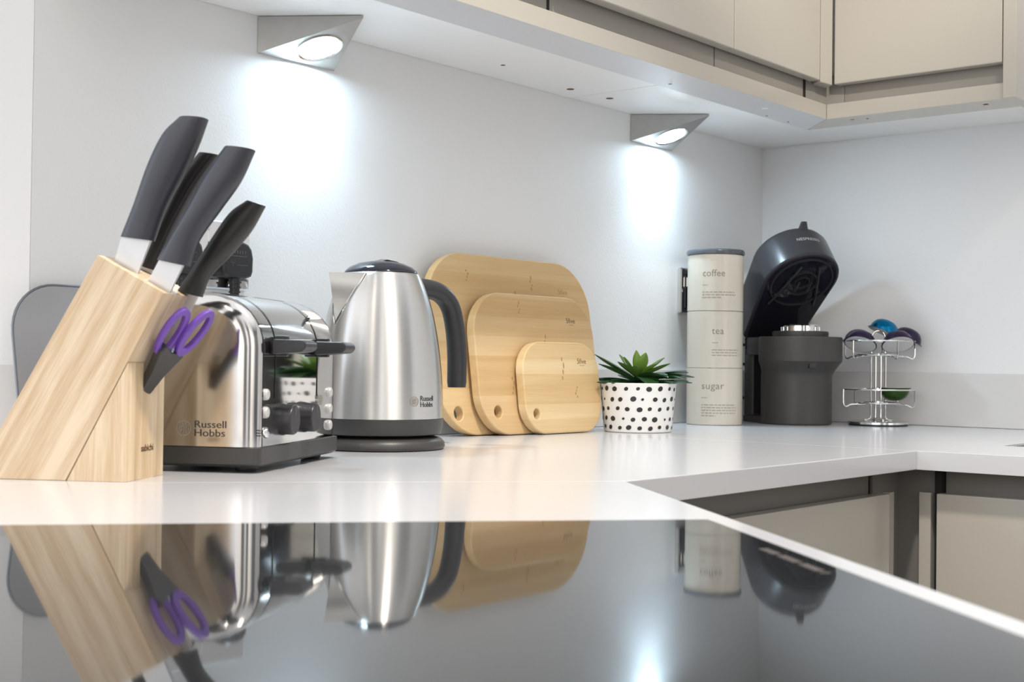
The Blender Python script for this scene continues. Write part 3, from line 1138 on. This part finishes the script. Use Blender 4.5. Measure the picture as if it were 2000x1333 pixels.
# buttons: three at either end of the front
for bx, zs in ((0.0205, (0.0737, 0.0567, 0.0375)), (0.207, (0.0722, 0.0545, 0.0368))):
    for bi, z_ in enumerate(zs):
        m_ = Matrix.Translation((bx, 0.003, z_)) @ Matrix.Rotation(R(90), 4, 'X')
        obj('button', transform(lathe([(0.0055, 0.0), (0.0055, 0.002), (0.0047, 0.0034), (0.0025, 0.0042)], 24), m_), M['chrome' if bx < 0.1 and bi == 2 else 'button'], t)
bm = bmesh.new()
for dz in (-0.0025, 0.0, 0.0025):
    add_box(bm, 0.0065, 0.0110, 0.0026, 0.003, 0.0375 + dz - 0.0005, 0.0375 + dz + 0.0005)
obj('button_symbol', bm, M['print'], t, smooth=False)


def emblem(r):
    """small round crest: a ring with a busy centre"""
    bm = bmesh.new()
    random.seed(3)
    add_loft(bm, [circle(r, 0, 28), circle(r * 0.86, 0, 28)], False, False)
    for k in range(9):
        a_ = 2 * PI * k / 9
        for q_ in (0.62, 0.32):
            s_ = r * 0.14
            cx, cy = r * q_ * math.cos(a_ + q_ * 3), r * q_ * math.sin(a_ + q_ * 3)
            add_loft(bm, [circle(s_, 0, 8, cx, cy, rx=s_ * 0.55)], True, False)
    for k in range(-1, 2):
        add_box(bm, k * r * 0.3 - r * 0.04, k * r * 0.3 + r * 0.04, -r * 0.5, r * 0.5, -0.00002, 0.00002)
    return bm


def brand_two_lines(h, width):
    bm = text_bm('Russell\nHobbs', h, width, 0.00005, line=0.82, bold=0.0)
    return bm


# logo on the end panel: local y runs to the back, so the text reads along -y
bm = brand_two_lines(0.0098, 0.0315)
obj('brand_logo', place(bm, (0.0002, 0.0655, 0.0420), (0, -1, 0), (0, 0, 1)), M['print'], t, smooth=False)
bm = transform(emblem(0.0075), Matrix.Translation((-0.0095, -0.0006, 0)))
obj('crest', place(bm, (0.0002, 0.0655, 0.0420), (0, -1, 0), (0, 0, 1)), M['print_soft'], t, smooth=False)

# ================================================================== KETTLE
# local x points along the handle
kc = (-1.2450, -0.1710, WT)
KROT = R(-6)
kb = thing('kettle_stand', 'round black power stand under the steel kettle', 'kettle stand', kc, KROT)
obj('ring', lathe([(0.074, 0.0004), (0.0795, 0.001), (0.0812, 0.004), (0.0802, 0.009), (0.076, 0.0135), (0.068, 0.0158), (0.02, 0.0158)], 72), M['charcoal'], kb)
t = thing('kettle', 'brushed steel jug kettle with black handle, standing before the boards', 'kettle', (kc[0], kc[1], WT + 0.0165), KROT)
zo = -0.0165
prof = [(0.0785, 0.038), (0.0783, 0.05), (0.0775, 0.07), (0.0758, 0.095), (0.0730, 0.12), (0.0690, 0.145), (0.0640, 0.168), (0.0580, 0.188), (0.0525, 0.202), (0.0480, 0.2125)]
prof = [(p.x, p.z) for p in smooth_path([(r_, 0, z_) for r_, z_ in prof], 3)]


def krad(z):
    z = z - zo
    for (r0, z0), (r1, z1) in zip(prof, prof[1:]):
        if z0 <= z <= z1:
            return r0 + (r1 - r0) * (z - z0) / (z1 - z0)
    return prof[0][0] if z < prof[0][1] else prof[-1][0]


obj('body', lathe([(r_, z_ + zo) for r_, z_ in prof] + [(0.046, 0.2138 + zo), (0.043, 0.2138 + zo)], 96, cap0=False, cap1=False), M['steel'], t, angle=60)
obj('lower_band', lathe([(0.070, 0.0175 + zo), (0.0755, 0.019 + zo), (0.0775, 0.024 + zo), (0.0790, 0.0375 + zo), (0.0770, 0.0382 + zo)], 72), M['charcoal'], t)
lid = bmesh.new()
add_lathe(lid, [(0.0425, 0.2125 + zo), (0.0450, 0.2145 + zo), (0.0445, 0.2165 + zo), (0.039, 0.2215 + zo), (0.028, 0.2265 + zo), (0.014, 0.2290 + zo), (0.004, 0.2296 + zo)], 64)
lo = obj('lid', lid, M['black_gloss'], t, angle=60)
bm = bmesh.new()
secs = []
for x_, hw, z_ in ((-0.012, 0.010, 0.2283), (0.0, 0.013, 0.2320), (0.014, 0.0135, 0.2305), (0.028, 0.012, 0.2270), (0.038, 0.009, 0.2215)):
    secs.append([(x_, -hw, z_ + zo - 0.006), (x_, -hw * .9, z_ + zo - 0.001), (x_, 0, z_ + zo), (x_, hw * .9, z_ + zo - 0.001), (x_, hw, z_ + zo - 0.006)])
add_loft(bm, secs)
obj('lid_latch', bm, M['black_gloss'], lo)
# spout: folded triangular beak on the side away from the handle
bm = bmesh.new()
top, tip = 0.2118 + zo, Vector((-0.0790, 0, 0.2118 + zo))
SA = R(29)
bot = Vector((-0.0672, 0, 0.150 + zo))
rows = 8
for sgn in (-1, 1):
    g0 = []
    for k in range(rows + 1):
        f_ = k / rows
        z_ = top + (bot.z - top) * f_
        outer_p = tip.lerp(bot, f_)
        az = SA * (1 - f_)
        rr_ = krad(z_) - 0.0005
        inner_p = Vector((-rr_ * math.cos(az), sgn * rr_ * math.sin(az), z_))
        g0.append((bm.verts.new(outer_p), bm.verts.new(inner_p)))
    for p_, q_ in zip(g0, g0[1:]):
        bm.faces.new((p_[0], p_[1], q_[1], q_[0]))
bmesh.ops.remove_doubles(bm, verts=bm.verts, dist=1e-5)
obj('spout', bm, M['steel'], t)
bm = bmesh.new()
for sgn in (-1, 1):
    pts = []
    for k in range(rows + 1):
        f_ = k / rows
        z_ = top + (bot.z - top) * f_
        az = SA * (1 - f_)
        rr_ = krad(z_) + 0.0002
        pts.append((-rr_ * math.cos(az), sgn * rr_ * math.sin(az), z_))
    add_tube(bm, pts, 0.0018, 8)
obj('spout_seam', bm, M['chrome_wire'], t)
# handle
hp = smooth_path([(0.040, 0, 0.199 + zo), (0.070, 0, 0.1995 + zo), (0.096, 0, 0.194 + zo), (0.1135, 0, 0.178 + zo), (0.1225, 0, 0.150 + zo), (0.1265, 0, 0.115 + zo), (0.1270, 0, 0.074 + zo)], 6)
rads = [0.0135] * (len(hp) - 1) + [0.0125]
obj('handle', tube(hp, rads, 20, flat=0.9), M['black'], t, angle=60)
bm = brand_two_lines(0.0088, 0.0225)
# azimuth of the logo in kettle space
cam_az = math.atan2(-1.347 - kc[1], -2.402 - kc[0]) - KROT
obj('brand_logo', wrap(bm, krad, cam_az + R(38), 0.0600 + zo), M['print'], t, smooth=False)
bm = transform(emblem(0.0060), Matrix.Translation((-0.0085, -0.0006, 0)))
obj('crest', wrap(bm, krad, cam_az + R(38), 0.0600 + zo), M['print_soft'], t, smooth=False)


# ================================================================== CHOPPING BOARDS
def board(x0, x1, h, yb, lean, matname, label, r, hole, logo, logo_m, nodes, th=0.0075):
    w = x1 - x0
    t = thing('chopping_board', label, 'chopping board', (x0 + w / 2, yb, WT + 0.0004), group='bamboo chopping boards')
    m_ = Matrix.Translation((0, 0, 0.0)) @ Matrix.Rotation(R(90) - lean, 4, 'X')
    # squircle-like outline: large corner radii and softly bulged sides
    base = rrect(-w / 2, w / 2, 0, h, r, 10)
    out = []
    for x_, y_ in base:
        fx = 1 + 0.018 * (1 - (2 * y_ / h - 1) ** 2)
        fy = 0.022 * h * (1 - (2 * x_ / w) ** 2)
        yy = y_ + fy * (1 if y_ > h / 2 else -1) * abs(2 * y_ / h - 1)
        out.append((x_ * fx, yy))
    lo_ = min(p[1] for p in out)
    out = [(x_, y_ - lo_) for x_, y_ in out]
    hx, hy, hr = hole
    loops = [out, [(hx - w / 2 + hr * math.cos(2 * PI * k / 24), hy + hr * 1.05 * math.sin(2 * PI * k / 24)) for k in range(24)]]
    b_ = obj('board', transform(curve_mesh(loops, th - 0.002, 0.002, 3), m_), M[matname], t)
    # brand and darker bamboo nodes lie on the front face (local +z of the flat shape)
    lx, ly, lw = logo
    bm = text_bm('5five', lw * 0.5, lw, 0.00004)
    for k in range(5):
        add_box(bm, lw * (0.3 + 0.11 * k), lw * (0.38 + 0.11 * k), -lw * 0.14, -lw * 0.115, -0.00002, 0.00002)
    obj('brand_mark', transform(transform(bm, Matrix.Translation((lx - w / 2, ly, th + 0.0001))), m_), M[logo_m], t, smooth=False)
    for k, (nx_, ny_, nh) in enumerate(nodes):
        bm = bmesh.new()
        for j in range(4):
            o_ = 0.0012 * ((j * 7 + k * 3) % 5 - 2)
            hh = nh * (0.16 + 0.05 * ((j + k) % 3))
            yy = ny_ + nh * (j - 1.5) * 0.24
            add_loft(bm, [circle(hh / 2, th + 0.00006, 10, nx_ - w / 2 + o_, yy, rx=0.0016)], True, False)
        obj('bamboo_node', transform(bm, m_), M['burn_soft'], t, smooth=False)
    return t


board(-1.0195, -0.642, 0.262, -0.0645, math.atan2(0.042, 0.262), 'bamboo1', 'largest bamboo chopping board, at the back of the row against the wall',
      0.072, (0.036, 0.032, 0.0095), (0.300, 0.218, 0.0235), 'burn_soft', [(0.085, 0.236, 0.02), (0.19, 0.205, 0.028), (0.235, 0.232, 0.025)])
board(-0.957, -0.672, 0.205, -0.0850, math.atan2(0.036, 0.262), 'bamboo2', 'medium bamboo chopping board between the largest and smallest boards',
      0.058, (0.036, 0.034, 0.0085), (0.218, 0.170, 0.0225), 'burn', [(0.075, 0.072, 0.03), (0.16, 0.135, 0.034), (0.105, 0.19, 0.02)])
board(-0.879, -0.693, 0.1345, -0.1030, math.atan2(0.031, 0.262), 'bamboo3', 'smallest bamboo chopping board, at the front of the row',
      0.042, (0.024, 0.030, 0.0075), (0.132, 0.106, 0.0225), 'burn', [(0.095, 0.098, 0.04), (0.125, 0.062, 0.02)])

# ================================================================== POTTED SUCCULENT
pc = (-0.6440, -0.1420, WT)
t = thing('potted_succulent', 'green succulent in a white pot with black dots', 'plant', pc, 0)
PH, PR0, PR1 = 0.0775, 0.0535, 0.0605


def prad(z):
    return PR0 + (PR1 - PR0) * z / PH


bm = bmesh.new()
add_lathe(bm, [(0.046, 0.0004), (PR0 - 0.0015, 0.0006), (PR0, 0.0025), (prad(0.03), 0.03), (PR1, PH - 0.001), (PR1 - 0.001, PH), (PR1 - 0.0035, PH), (PR1 - 0.006, 0.06), (PR1 - 0.008, 0.055)], 72, cap1=False)
# painted dots, a second material on the pot's own mesh
cam_az = math.atan2(-1.347 - pc[1], -2.402 - pc[0])
random.seed(12)
rows_ = [(0.0685, 0.0), (0.0525, 0.5), (0.0370, 0.1), (0.0215, 0.6), (0.0080, 0.2)]
sizes = [0.0028, 0.0043, 0.0042, 0.0032, 0.0033, 0.0036, 0.0031, 0.0040]
sizes_b = [0.0042, 0.0022, 0.0038, 0.0037, 0.0044, 0.0021, 0.0034, 0.0030]
for ri, (z_, sh) in enumerate(rows_):
    nd_ = 20
    for k in range(nd_):
        rr_ = (sizes if ri % 2 == 0 else sizes_b)[(k + ri) % 8]
        a_ = cam_az + 2 * PI * (k + sh + random.uniform(-0.12, 0.12)) / nd_
        tl = random.uniform(0, 0.6)
        zc = z_ + random.uniform(-0.0012, 0.0012)
        vs = []
        for j in range(14):
            b_ = 2 * PI * j / 14
            du = rr_ * 1.12 * math.cos(b_)
            dv = rr_ * 0.92 * math.sin(b_)
            uu, vv = du * math.cos(tl) - dv * math.sin(tl), du * math.sin(tl) + dv * math.cos(tl)
            zz = min(max(zc + vv, 0.0028), PH - 0.001)
            r_ = prad(zz) + 0.0003
            vs.append(bm.verts.new((r_ * math.cos(a_ + uu / r_), r_ * math.sin(a_ + uu / r_), zz)))
        f_ = bm.faces.new(vs)
        f_.material_index = 1
obj('pot', bm, [M['ceramic'], M['dot']], t)
obj('soil', lathe([(PR1 - 0.0075, 0.054), (PR1 - 0.008, 0.0705), (0.02, 0.073)], 40), M['soil'], t)


def add_leaf(bm, lay, az, elev, length, width, droop, young, z0, r0):
    """fleshy pointed leaf: grooved section lofted along a curved midrib"""
    n = 11
    pts = []
    e = elev
    p = Vector((r0 * math.cos(az), r0 * math.sin(az), z0))
    step = length / (n - 1)
    dirs = []
    for k in range(n):
        pts.append(p.copy())
        d = Vector((math.cos(e) * math.cos(az), math.cos(e) * math.sin(az), math.sin(e)))
        dirs.append(d)
        p = p + d * step
        e -= droop / (n - 1)
    side = Vector((-math.sin(az), math.cos(az), 0))
    rings = []
    for k in range(n):
        f_ = k / (n - 1)
        w_ = 1.5 * width * (0.55 + 0.45 * math.sin(min(1, f_ / 0.55) * PI / 2)) * (1 - max(0, (f_ - 0.5) / 0.5) ** 2.4)
        w_ = max(w_, 0.0005)
        th = w_ * 0.22 + 0.0004
        nrm_ = side.cross(dirs[k])
        nrm_ = nrm_ if nrm_.z > 0 else -nrm_
        sec_ = [(-1, 0.35), (-0.5, 0.05), (0, -0.12), (0.5, 0.05), (1, 0.35), (0.55, -0.65), (0, -1.0), (-0.55, -0.65)]
        rings.append([pts[k] + side * (w_ * a_) + nrm_ * (th * b_ * 1.5) for a_, b_ in sec_])
    rv = add_loft(bm, rings)
    for k, ring in enumerate(rv):
        for v in ring:
            v[lay] = max(0.0, young - 0.25 * (k / (n - 1)) * young)


bm = bmesh.new()
lay = bm.verts.layers.float.new('young')
toward = cam_az                      # azimuth that points at the camera
# (turn from the camera direction, elevation, length, half width, droop, young, base height)
leaves = [(-98, 31, 0.076, 0.0072, 0.05, 0.18, 0.084), (-78, 33, 0.066, 0.0066, 0.35, 0.1, 0.080), (-85, 14, 0.072, 0.0085, 0.45, 0.02, 0.078),
          (-60, 3, 0.070, 0.0098, 0.15, 0.0, 0.079), (-108, 8, 0.066, 0.008, 0.3, 0.0, 0.076), (-40, 6, 0.060, 0.0120, 0.30, 0.04, 0.079), (-18, -14, 0.046, 0.0085, 0.4, 0.02, 0.080),
          (26, 16, 0.056, 0.0115, 1.25, 0.06, 0.084), (48, 24, 0.060, 0.0090, 0.9, 0.06, 0.086), (62, 14, 0.074, 0.0085, 0.5, 0.04, 0.084),
          (82, 18, 0.086, 0.0085, 0.55, 0.03, 0.082), (95, 8, 0.082, 0.008, 0.3, 0.0, 0.078), (72, 5, 0.078, 0.0085, 0.12, 0.0, 0.079), (105, 22, 0.08, 0.0075, 0.5, 0.06, 0.082), (55, 6, 0.070, 0.009, 0.2, 0.0, 0.079),
          (-62, 42, 0.040, 0.0070, 0.3, 0.40, 0.088), (-15, 74, 0.042, 0.0048, -0.15, 0.95, 0.088), (25, 70, 0.045, 0.0064, 0.45, 1.0, 0.087), (-75, 60, 0.036, 0.0052, 0.1, 0.7, 0.088),
          (75, 30, 0.052, 0.0066, 0.25, 0.75, 0.088), (110, 42, 0.050, 0.0055, 0.2, 0.8, 0.088), (-120, 50, 0.046, 0.005, 0.1, 0.6, 0.088), (58, 44, 0.034, 0.0056, 0.3, 0.9, 0.088),
          (150, 60, 0.040, 0.006, 0.1, 0.8, 0.088), (180, 25, 0.07, 0.008, 0.4, 0.1, 0.082), (-150, 18, 0.062, 0.008, 0.4, 0.05, 0.08), (140, 15, 0.068, 0.008, 0.4, 0.05, 0.08), (-8, 50, 0.028, 0.0062, 0.5, 0.6, 0.088)]
for turn, el, ln, wd_, dr, yg, z0 in leaves:
    add_leaf(bm, lay, toward + R(turn), R(el), ln, wd_, dr, yg, z0, 0.004)
obj('leaves', bm, M['leaf'], t, angle=60)
obj('stem', lathe([(0.010, 0.071), (0.008, 0.08), (0.006, 0.089)], 16), M['leaf'], t)

# ================================================================== CANISTERS
cc = (-0.3135, -0.0815)
cam_az = math.atan2(-1.347 - cc[1], -2.402 - cc[0])
CR, CH = 0.0500, 0.1015


def canister(k, word, word_w, turn, zt, lines, label, seed):
    t = thing('storage_canister', label, 'canister', (cc[0], cc[1], WT + 0.0004 + k * CH), group='stacked cream canisters')
    h = CH - 0.0006
    obj('body', lathe([(0.046, 0.0), (CR - 0.001, 0.0), (CR, 0.001), (CR, h - 0.0012), (CR - 0.0012, h), (0.044, h)], 72), M['cream_tin'], t)
    a0 = cam_az + R(turn)
    rf = lambda z: CR
    obj('name_print', wrap(text_bm(word, 0.0175, word_w, 0.00003, spacing=1.05), rf, a0, zt, 0.0002), M['print_soft'], t, smooth=False)
    bm = bmesh.new()
    random.seed(seed)
    add_box(bm, 0, 0.011, -0.016, -0.0148, 0, 0.00003)
    y_ = -0.029
    for ln in lines:
        x_ = 0.0
        while x_ < ln:
            w_ = min(random.uniform(0.003, 0.009), ln - x_)
            add_box(bm, x_, x_ + w_, y_, y_ + 0.0018, 0, 0.00003)
            x_ += w_ + 0.0016
        y_ -= 0.0048
    obj('small_print', wrap(bm, rf, a0, zt, 0.0002), M['print_faint'], t, smooth=False)
    return t


canister(0, 'sugar', 0.040, -27, 0.064, [0.062, 0.066, 0.066, 0.064, 0.026], 'cream sugar canister at the bottom of the stack', 1)
canister(1, 'tea', 0.021, -6, 0.060, [0.052, 0.05, 0.052], 'cream tea canister in the middle of the stack', 2)
top_c = canister(2, 'coffee', 0.040, -27, 0.061, [0.060, 0.063, 0.034], 'cream coffee canister with grey lid on top of the stack', 3)
obj('lid', lathe([(0.0505, CH - 0.0005), (0.0518, CH + 0.0005), (0.0520, CH + 0.0055), (0.0505, CH + 0.0085), (0.047, CH + 0.0095), (0.01, CH + 0.0095)], 72), M['tin_lid'], top_c)

# ================================================================== COFFEE MACHINE
mc = (-0.1640, -0.1660, WT)
MROT = R(236)                        # local x points to the machine's front
t = thing('coffee_machine', 'dark grey capsule coffee machine with its head open, right of canisters', 'coffee machine', mc, MROT)
obj('tank', lathe([(0.060, 0.0004), (0.0635, 0.001), (0.0645, 0.004), (0.0645, 0.088), (0.0655, 0.096), (0.070, 0.107), (0.0755, 0.116), (0.0757, 0.121), (0.0757, 0.1585), (0.0743, 0.1605), (0.03, 0.1605)], 80, sh=0.014), M['coffee_body'], t, angle=40)
obj('ring', lathe([(0.0505, 0.1606), (0.0510, 0.1685), (0.0495, 0.1710), (0.034, 0.1710), (0.0335, 0.1612)], 56, sh=0.014, cap0=False, cap1=False), M['charcoal'], t)
bm = bmesh.new()
add_lathe(bm, [(0.0330, 0.1612), (0.0325, 0.181), (0.0300, 0.1835), (0.0265, 0.1815), (0.0260, 0.164), (0.02, 0.163)], 40, cap0=False)
for k in range(14):
    a_ = 2 * PI * k / 14
    add_box(bm, -0.002, 0.002, -0.0012, 0.0012, 0.172, 0.179, mtx=Matrix.Rotation(a_, 4, 'Z') @ Matrix.Translation((0.0333, 0, 0)))
obj('capsule_cup', transform(bm, Matrix.Translation((0.014, 0, 0))), M['chrome'], t)
bm = bmesh.new()
add_box(bm, 0.0740, 0.0845, -0.007, 0.007, 0.103, 0.1145, bev=0.002, mtx=Matrix.Rotation(R(-8), 4, 'Z'))
obj('outlet', bm, M['black'], t)
# rear column with its deep slot and the foot plate
bm = bmesh.new()
add_prism(bm, rrect(-0.118, -0.085, -0.052, 0.052, 0.012), 'z', 0.012, 0.1600, bev=0.0015)
obj('column', bm, M['coffee_body'], t, angle=40)
obj('tank_slot', box(-0.0855, -0.0835, -0.044, 0.044, 0.016, 0.126), M['gap'], t, smooth=False)
bm = bmesh.new()
add_prism(bm, rrect(-0.120, 0.02, -0.054, 0.054, 0.014), 'z', 0.0004, 0.012, bev=0.002)
obj('foot_plate', bm, M['charcoal'], t, angle=40)
bm = bmesh.new()
add_prism(bm, rrect(-0.118, -0.02, -0.052, 0.052, 0.012), 'z', 0.128, 0.1604, bev=0.0015)
obj('bridge', bm, M['coffee_body'], t, angle=40)
# open head
LX, LR, LT = 0.142, 0.0735, 0.075
TH_ = R(42)
hinge = Vector((-0.092, 0, 0.166))
hm = Matrix.Translation(hinge) @ Matrix.Rotation(-TH_, 4, 'Y')


def stadium(r, hw, x0, n=28):
    """drum outline with straight flanks narrowing to the hinge"""
    pts = []
    for k in range(n + 1):
        a_ = R(-100 + 200 * k / n)
        pts.append((LX + r * math.cos(a_), r * math.sin(a_)))
    return pts + [(x0 + 0.008, hw), (x0, hw - 0.008), (x0, -hw + 0.008), (x0 + 0.008, -hw)]


def ring_at(r, hw, x0, z):
    return [(x_, y_, z) for x_, y_ in stadium(r, hw, x0)]


bm = bmesh.new()
add_loft(bm, [ring_at(LR - 0.004, 0.056, -0.010, 0.0), ring_at(LR, 0.060, -0.014, 0.003), ring_at(LR, 0.060, -0.014, LT - 0.012), ring_at(LR - 0.003, 0.058, -0.012, LT - 0.004), ring_at(LR - 0.012, 0.050, -0.004, LT)])
hd = obj('head', transform(bm, hm), M['coffee_head'], t, angle=40)
bm = bmesh.new()
add_loft(bm, [ring_at(LR - 0.0055, 0.055, -0.008, -0.0006), ring_at(LR - 0.0065, 0.054, -0.007, -0.0010)])
obj('inner_plate', transform(bm, hm), M['black_gloss'], hd, angle=40)
for rr_, hh, mm in ((0.060, 0.003, 'black'), (0.030, 0.005, 'black'), (0.016, 0.004, 'black')):
    b3 = bmesh.new()
    add_lathe(b3, [(rr_, 0.0), (rr_, -hh), (rr_ - 0.003, -hh), (rr_ - 0.003, 0.0)], 48, cap0=False, cap1=False)
    obj('brew_ring', transform(transform(b3, Matrix.Translation((LX + 0.002, 0, -0.0008))), hm), M[mm], hd)
bm = bmesh.new()
for sgn in (-1, 1):
    add_tube(bm, [(LX + 0.045, sgn * 0.018, -0.006), (LX - 0.03, sgn * 0.040, -0.006), (LX - 0.055, sgn * 0.046, -0.003)], 0.0022, 8)
    add_tube(bm, [(LX + 0.012, sgn * 0.012, -0.012), (LX - 0.012, sgn * 0.012, -0.012)], 0.002, 8)
obj('brew_struts', transform(bm, hm), M['black'], hd)
# release tab on the front edge
bm = bmesh.new()
add_loft(bm, [[(LX + LR - 0.014, -0.007, LT - 0.004), (LX + LR - 0.002, -0.008, LT - 0.014), (LX + LR - 0.002, 0.008, LT - 0.014), (LX + LR - 0.014, 0.007, LT - 0.004)],
              [(LX + LR + 0.005, -0.003, LT + 0.005), (LX + LR + 0.011, -0.004, LT - 0.001), (LX + LR + 0.011, 0.004, LT - 0.001), (LX + LR + 0.005, 0.003, LT + 0.005)]])
obj('release_tab', transform(bm, hm), M['black_gloss'], hd)
bm = text_bm('NESPRESSO', 0.0095, 0.046, 0.00004, align='CENTER', spacing=1.1)
wrap(bm, lambda z: LR, 0.0, 0.036, 0.0003)
for v in bm.verts:
    v.co.x += LX
# seen with the head tipped back the text stands upright: it reads from the drum's outer face
obj('brand_mark', transform(bm, hm), M['print_light'], hd, smooth=False)
# cable looping behind the canisters
cb = Matrix.Rotation(-MROT, 4, 'Z')


def loc_m(x, y, z):
    v = cb @ Vector((x - mc[0], y - mc[1], 0))
    return (v.x, v.y, z)


bm = bmesh.new()
add_tube(bm, smooth_path([loc_m(-0.100, -0.080, 0.146), loc_m(-0.14, -0.045, 0.147), loc_m(-0.20, -0.028, 0.140), loc_m(-0.235, -0.022, 0.125), loc_m(-0.20, -0.026, 0.112), loc_m(-0.12, -0.050, 0.109)], 6), 0.0030, 8)
add_tube(bm, smooth_path([loc_m(-0.12, -0.050, 0.109), loc_m(-0.085, -0.045, 0.085), loc_m(-0.11, -0.03, 0.045), loc_m(-0.16, -0.024, 0.060), loc_m(-0.23, -0.020, 0.10), loc_m(-0.26, -0.016, 0.19), loc_m(-0.265, -0.014, 0.222)], 6), 0.0030, 8)
obj('power_cord', bm, M['black'], t)

# ================================================================== CAPSULE RACK
rc = (-0.0852, -0.2908, WT)
cam_az = math.atan2(-1.347 - rc[1], -2.402 - rc[0])
t = thing('capsule_rack', 'chrome wire carousel for coffee capsules, right of the coffee machine', 'capsule rack', rc, cam_az)
# local x points at the camera, local y to the right of the picture is +y
bm = bmesh.new()
add_lathe(bm, [(0.052, 0.0004), (0.0530, 0.001), (0.0530, 0.0022), (0.052, 0.0025)], 56)
obj('foot_pad', bm, M['black'], t)
obj('base', lathe([(0.053, 0.0026), (0.0545, 0.0032), (0.0545, 0.0070), (0.052, 0.0082), (0.02, 0.0090)], 56), M['chrome_wire'], t)
for k in range(4):
    a_ = R(20 + 90 * k)
    c_, s_ = math.cos(a_), math.sin(a_)
    obj('post', tube(smooth_path([(0.026 * c_, 0.026 * s_, 0.0105), (0.019 * c_, 0.019 * s_, 0.0108), (0.0145 * c_, 0.0145 * s_, 0.0145), (0.0135 * c_, 0.0135 * s_, 0.024), (0.0135 * c_, 0.0135 * s_, 0.08), (0.0135 * c_, 0.0135 * s_, 0.131)], 5), 0.0017, 10), M['chrome_wire'], t)
obj('top_loop', tube(smooth_path([(0.0, -0.012, 0.129), (0, -0.012, 0.160), (0, -0.006, 0.1725), (0, 0.006, 0.1725), (0, 0.012, 0.160), (0, 0.012, 0.129)], 5), 0.0016, 10), M['chrome_wire'], t)
for zl, zu, rot0 in ((0.041, 0.066, 4), (0.129, 0.1545, 30)):
    bm = bmesh.new()
    add_tube(bm, [(0.0648 * math.cos(2 * PI * k / 48), 0.0648 * math.sin(2 * PI * k / 48), zu) for k in range(48)], 0.0015, 8, closed=True)
    tr = obj('tier_ring', bm, M['chrome_wire'], t)
    bm = bmesh.new()
    add_tube(bm, [(0.040 * math.cos(2 * PI * k / 40), 0.040 * math.sin(2 * PI * k / 40), zl) for k in range(40)], 0.0015, 8, closed=True)
    add_tube(bm, [(0.016 * math.cos(2 * PI * k / 24), 0.016 * math.sin(2 * PI * k / 24), zl + 0.0018) for k in range(24)], 0.0015, 8, closed=True)
    obj('tier_floor', bm, M['chrome_wire'], t)
    for k in range(5):
        a_ = R(rot0 + 72 * k)
        c_, s_ = math.cos(a_), math.sin(a_)
        pts = [(r_ * c_, r_ * s_, z_) for r_, z_ in ((0.015, zl - 0.001), (0.04, zl - 0.0022), (0.052, zl - 0.003), (0.060, zl - 0.0065), (0.0640, zl - 0.005), (0.0660, zl + 0.002), (0.0660, zu))]
        obj('tier_arm', tube(smooth_path(pts, 4), 0.0014, 8), M['chrome_wire'], t)


def capsule(m, mtx, label):
    """dome with a flat rim and a foil disc: axis along local z, dome up"""
    t = bpy.data.objects.new('coffee_capsule', None)
    t.empty_display_size = 0.02
    COL.objects.link(t)
    t.matrix_world = Matrix.Translation(rc) @ Matrix.Rotation(cam_az, 4, 'Z') @ mtx
    tag(t, label, 'capsule', 'coffee capsules in the wire rack')
    obj('dome', lathe([(0.0270, 0.0008), (0.0262, 0.006), (0.0240, 0.0125), (0.0195, 0.0185), (0.0130, 0.0225), (0.0060, 0.0240), (0.0020, 0.0243)], 40), M[m], t, angle=60)
    obj('rim', lathe([(0.0266, 0.0), (0.0292, 0.0002), (0.0296, 0.0008), (0.0288, 0.0014), (0.0266, 0.0012)], 40, cap0=False, cap1=False), M[m], t)
    obj('foil', lathe([(0.0275, -0.0003), (0.0275, 0.0001), (0.015, -0.0004)], 40), M['cap_foil'], t)


def cm(x, y, z, tilt_axis, deg):
    return Matrix.Translation((x, y, z)) @ Matrix.Rotation(R(deg), 4, Vector(tilt_axis))


# in rack space x is towards the camera and y to the right
capsule('cap_purple', cm(0.030, -0.032, 0.1480, (0.3, 0.95, 0), -30), 'dark purple capsule tilted in the upper tier, front left')
capsule('cap_purple', cm(-0.030, -0.036, 0.1520, (0.3, 0.9, 0), -16), 'dark purple capsule in the upper tier, back left')
capsule('cap_purple', cm(0.030, 0.034, 0.1480, (-0.3, 0.95, 0), -30), 'dark purple capsule tilted in the upper tier, front right below the blue one')
capsule('cap_purple', cm(-0.026, 0.049, 0.1560, (1, 0.2, 0), -22), 'dark purple capsule sticking out at the right of the upper tier')
capsule('cap_blue', cm(-0.004, 0.008, 0.1705, (0.9, 0.3, 0), -24), 'shiny blue capsule lying on top of the rack')
capsule('cap_green', cm(-0.004, 0.029, 0.0700, (1, 0, 0), 180), 'green capsule upside down in the lower tier')
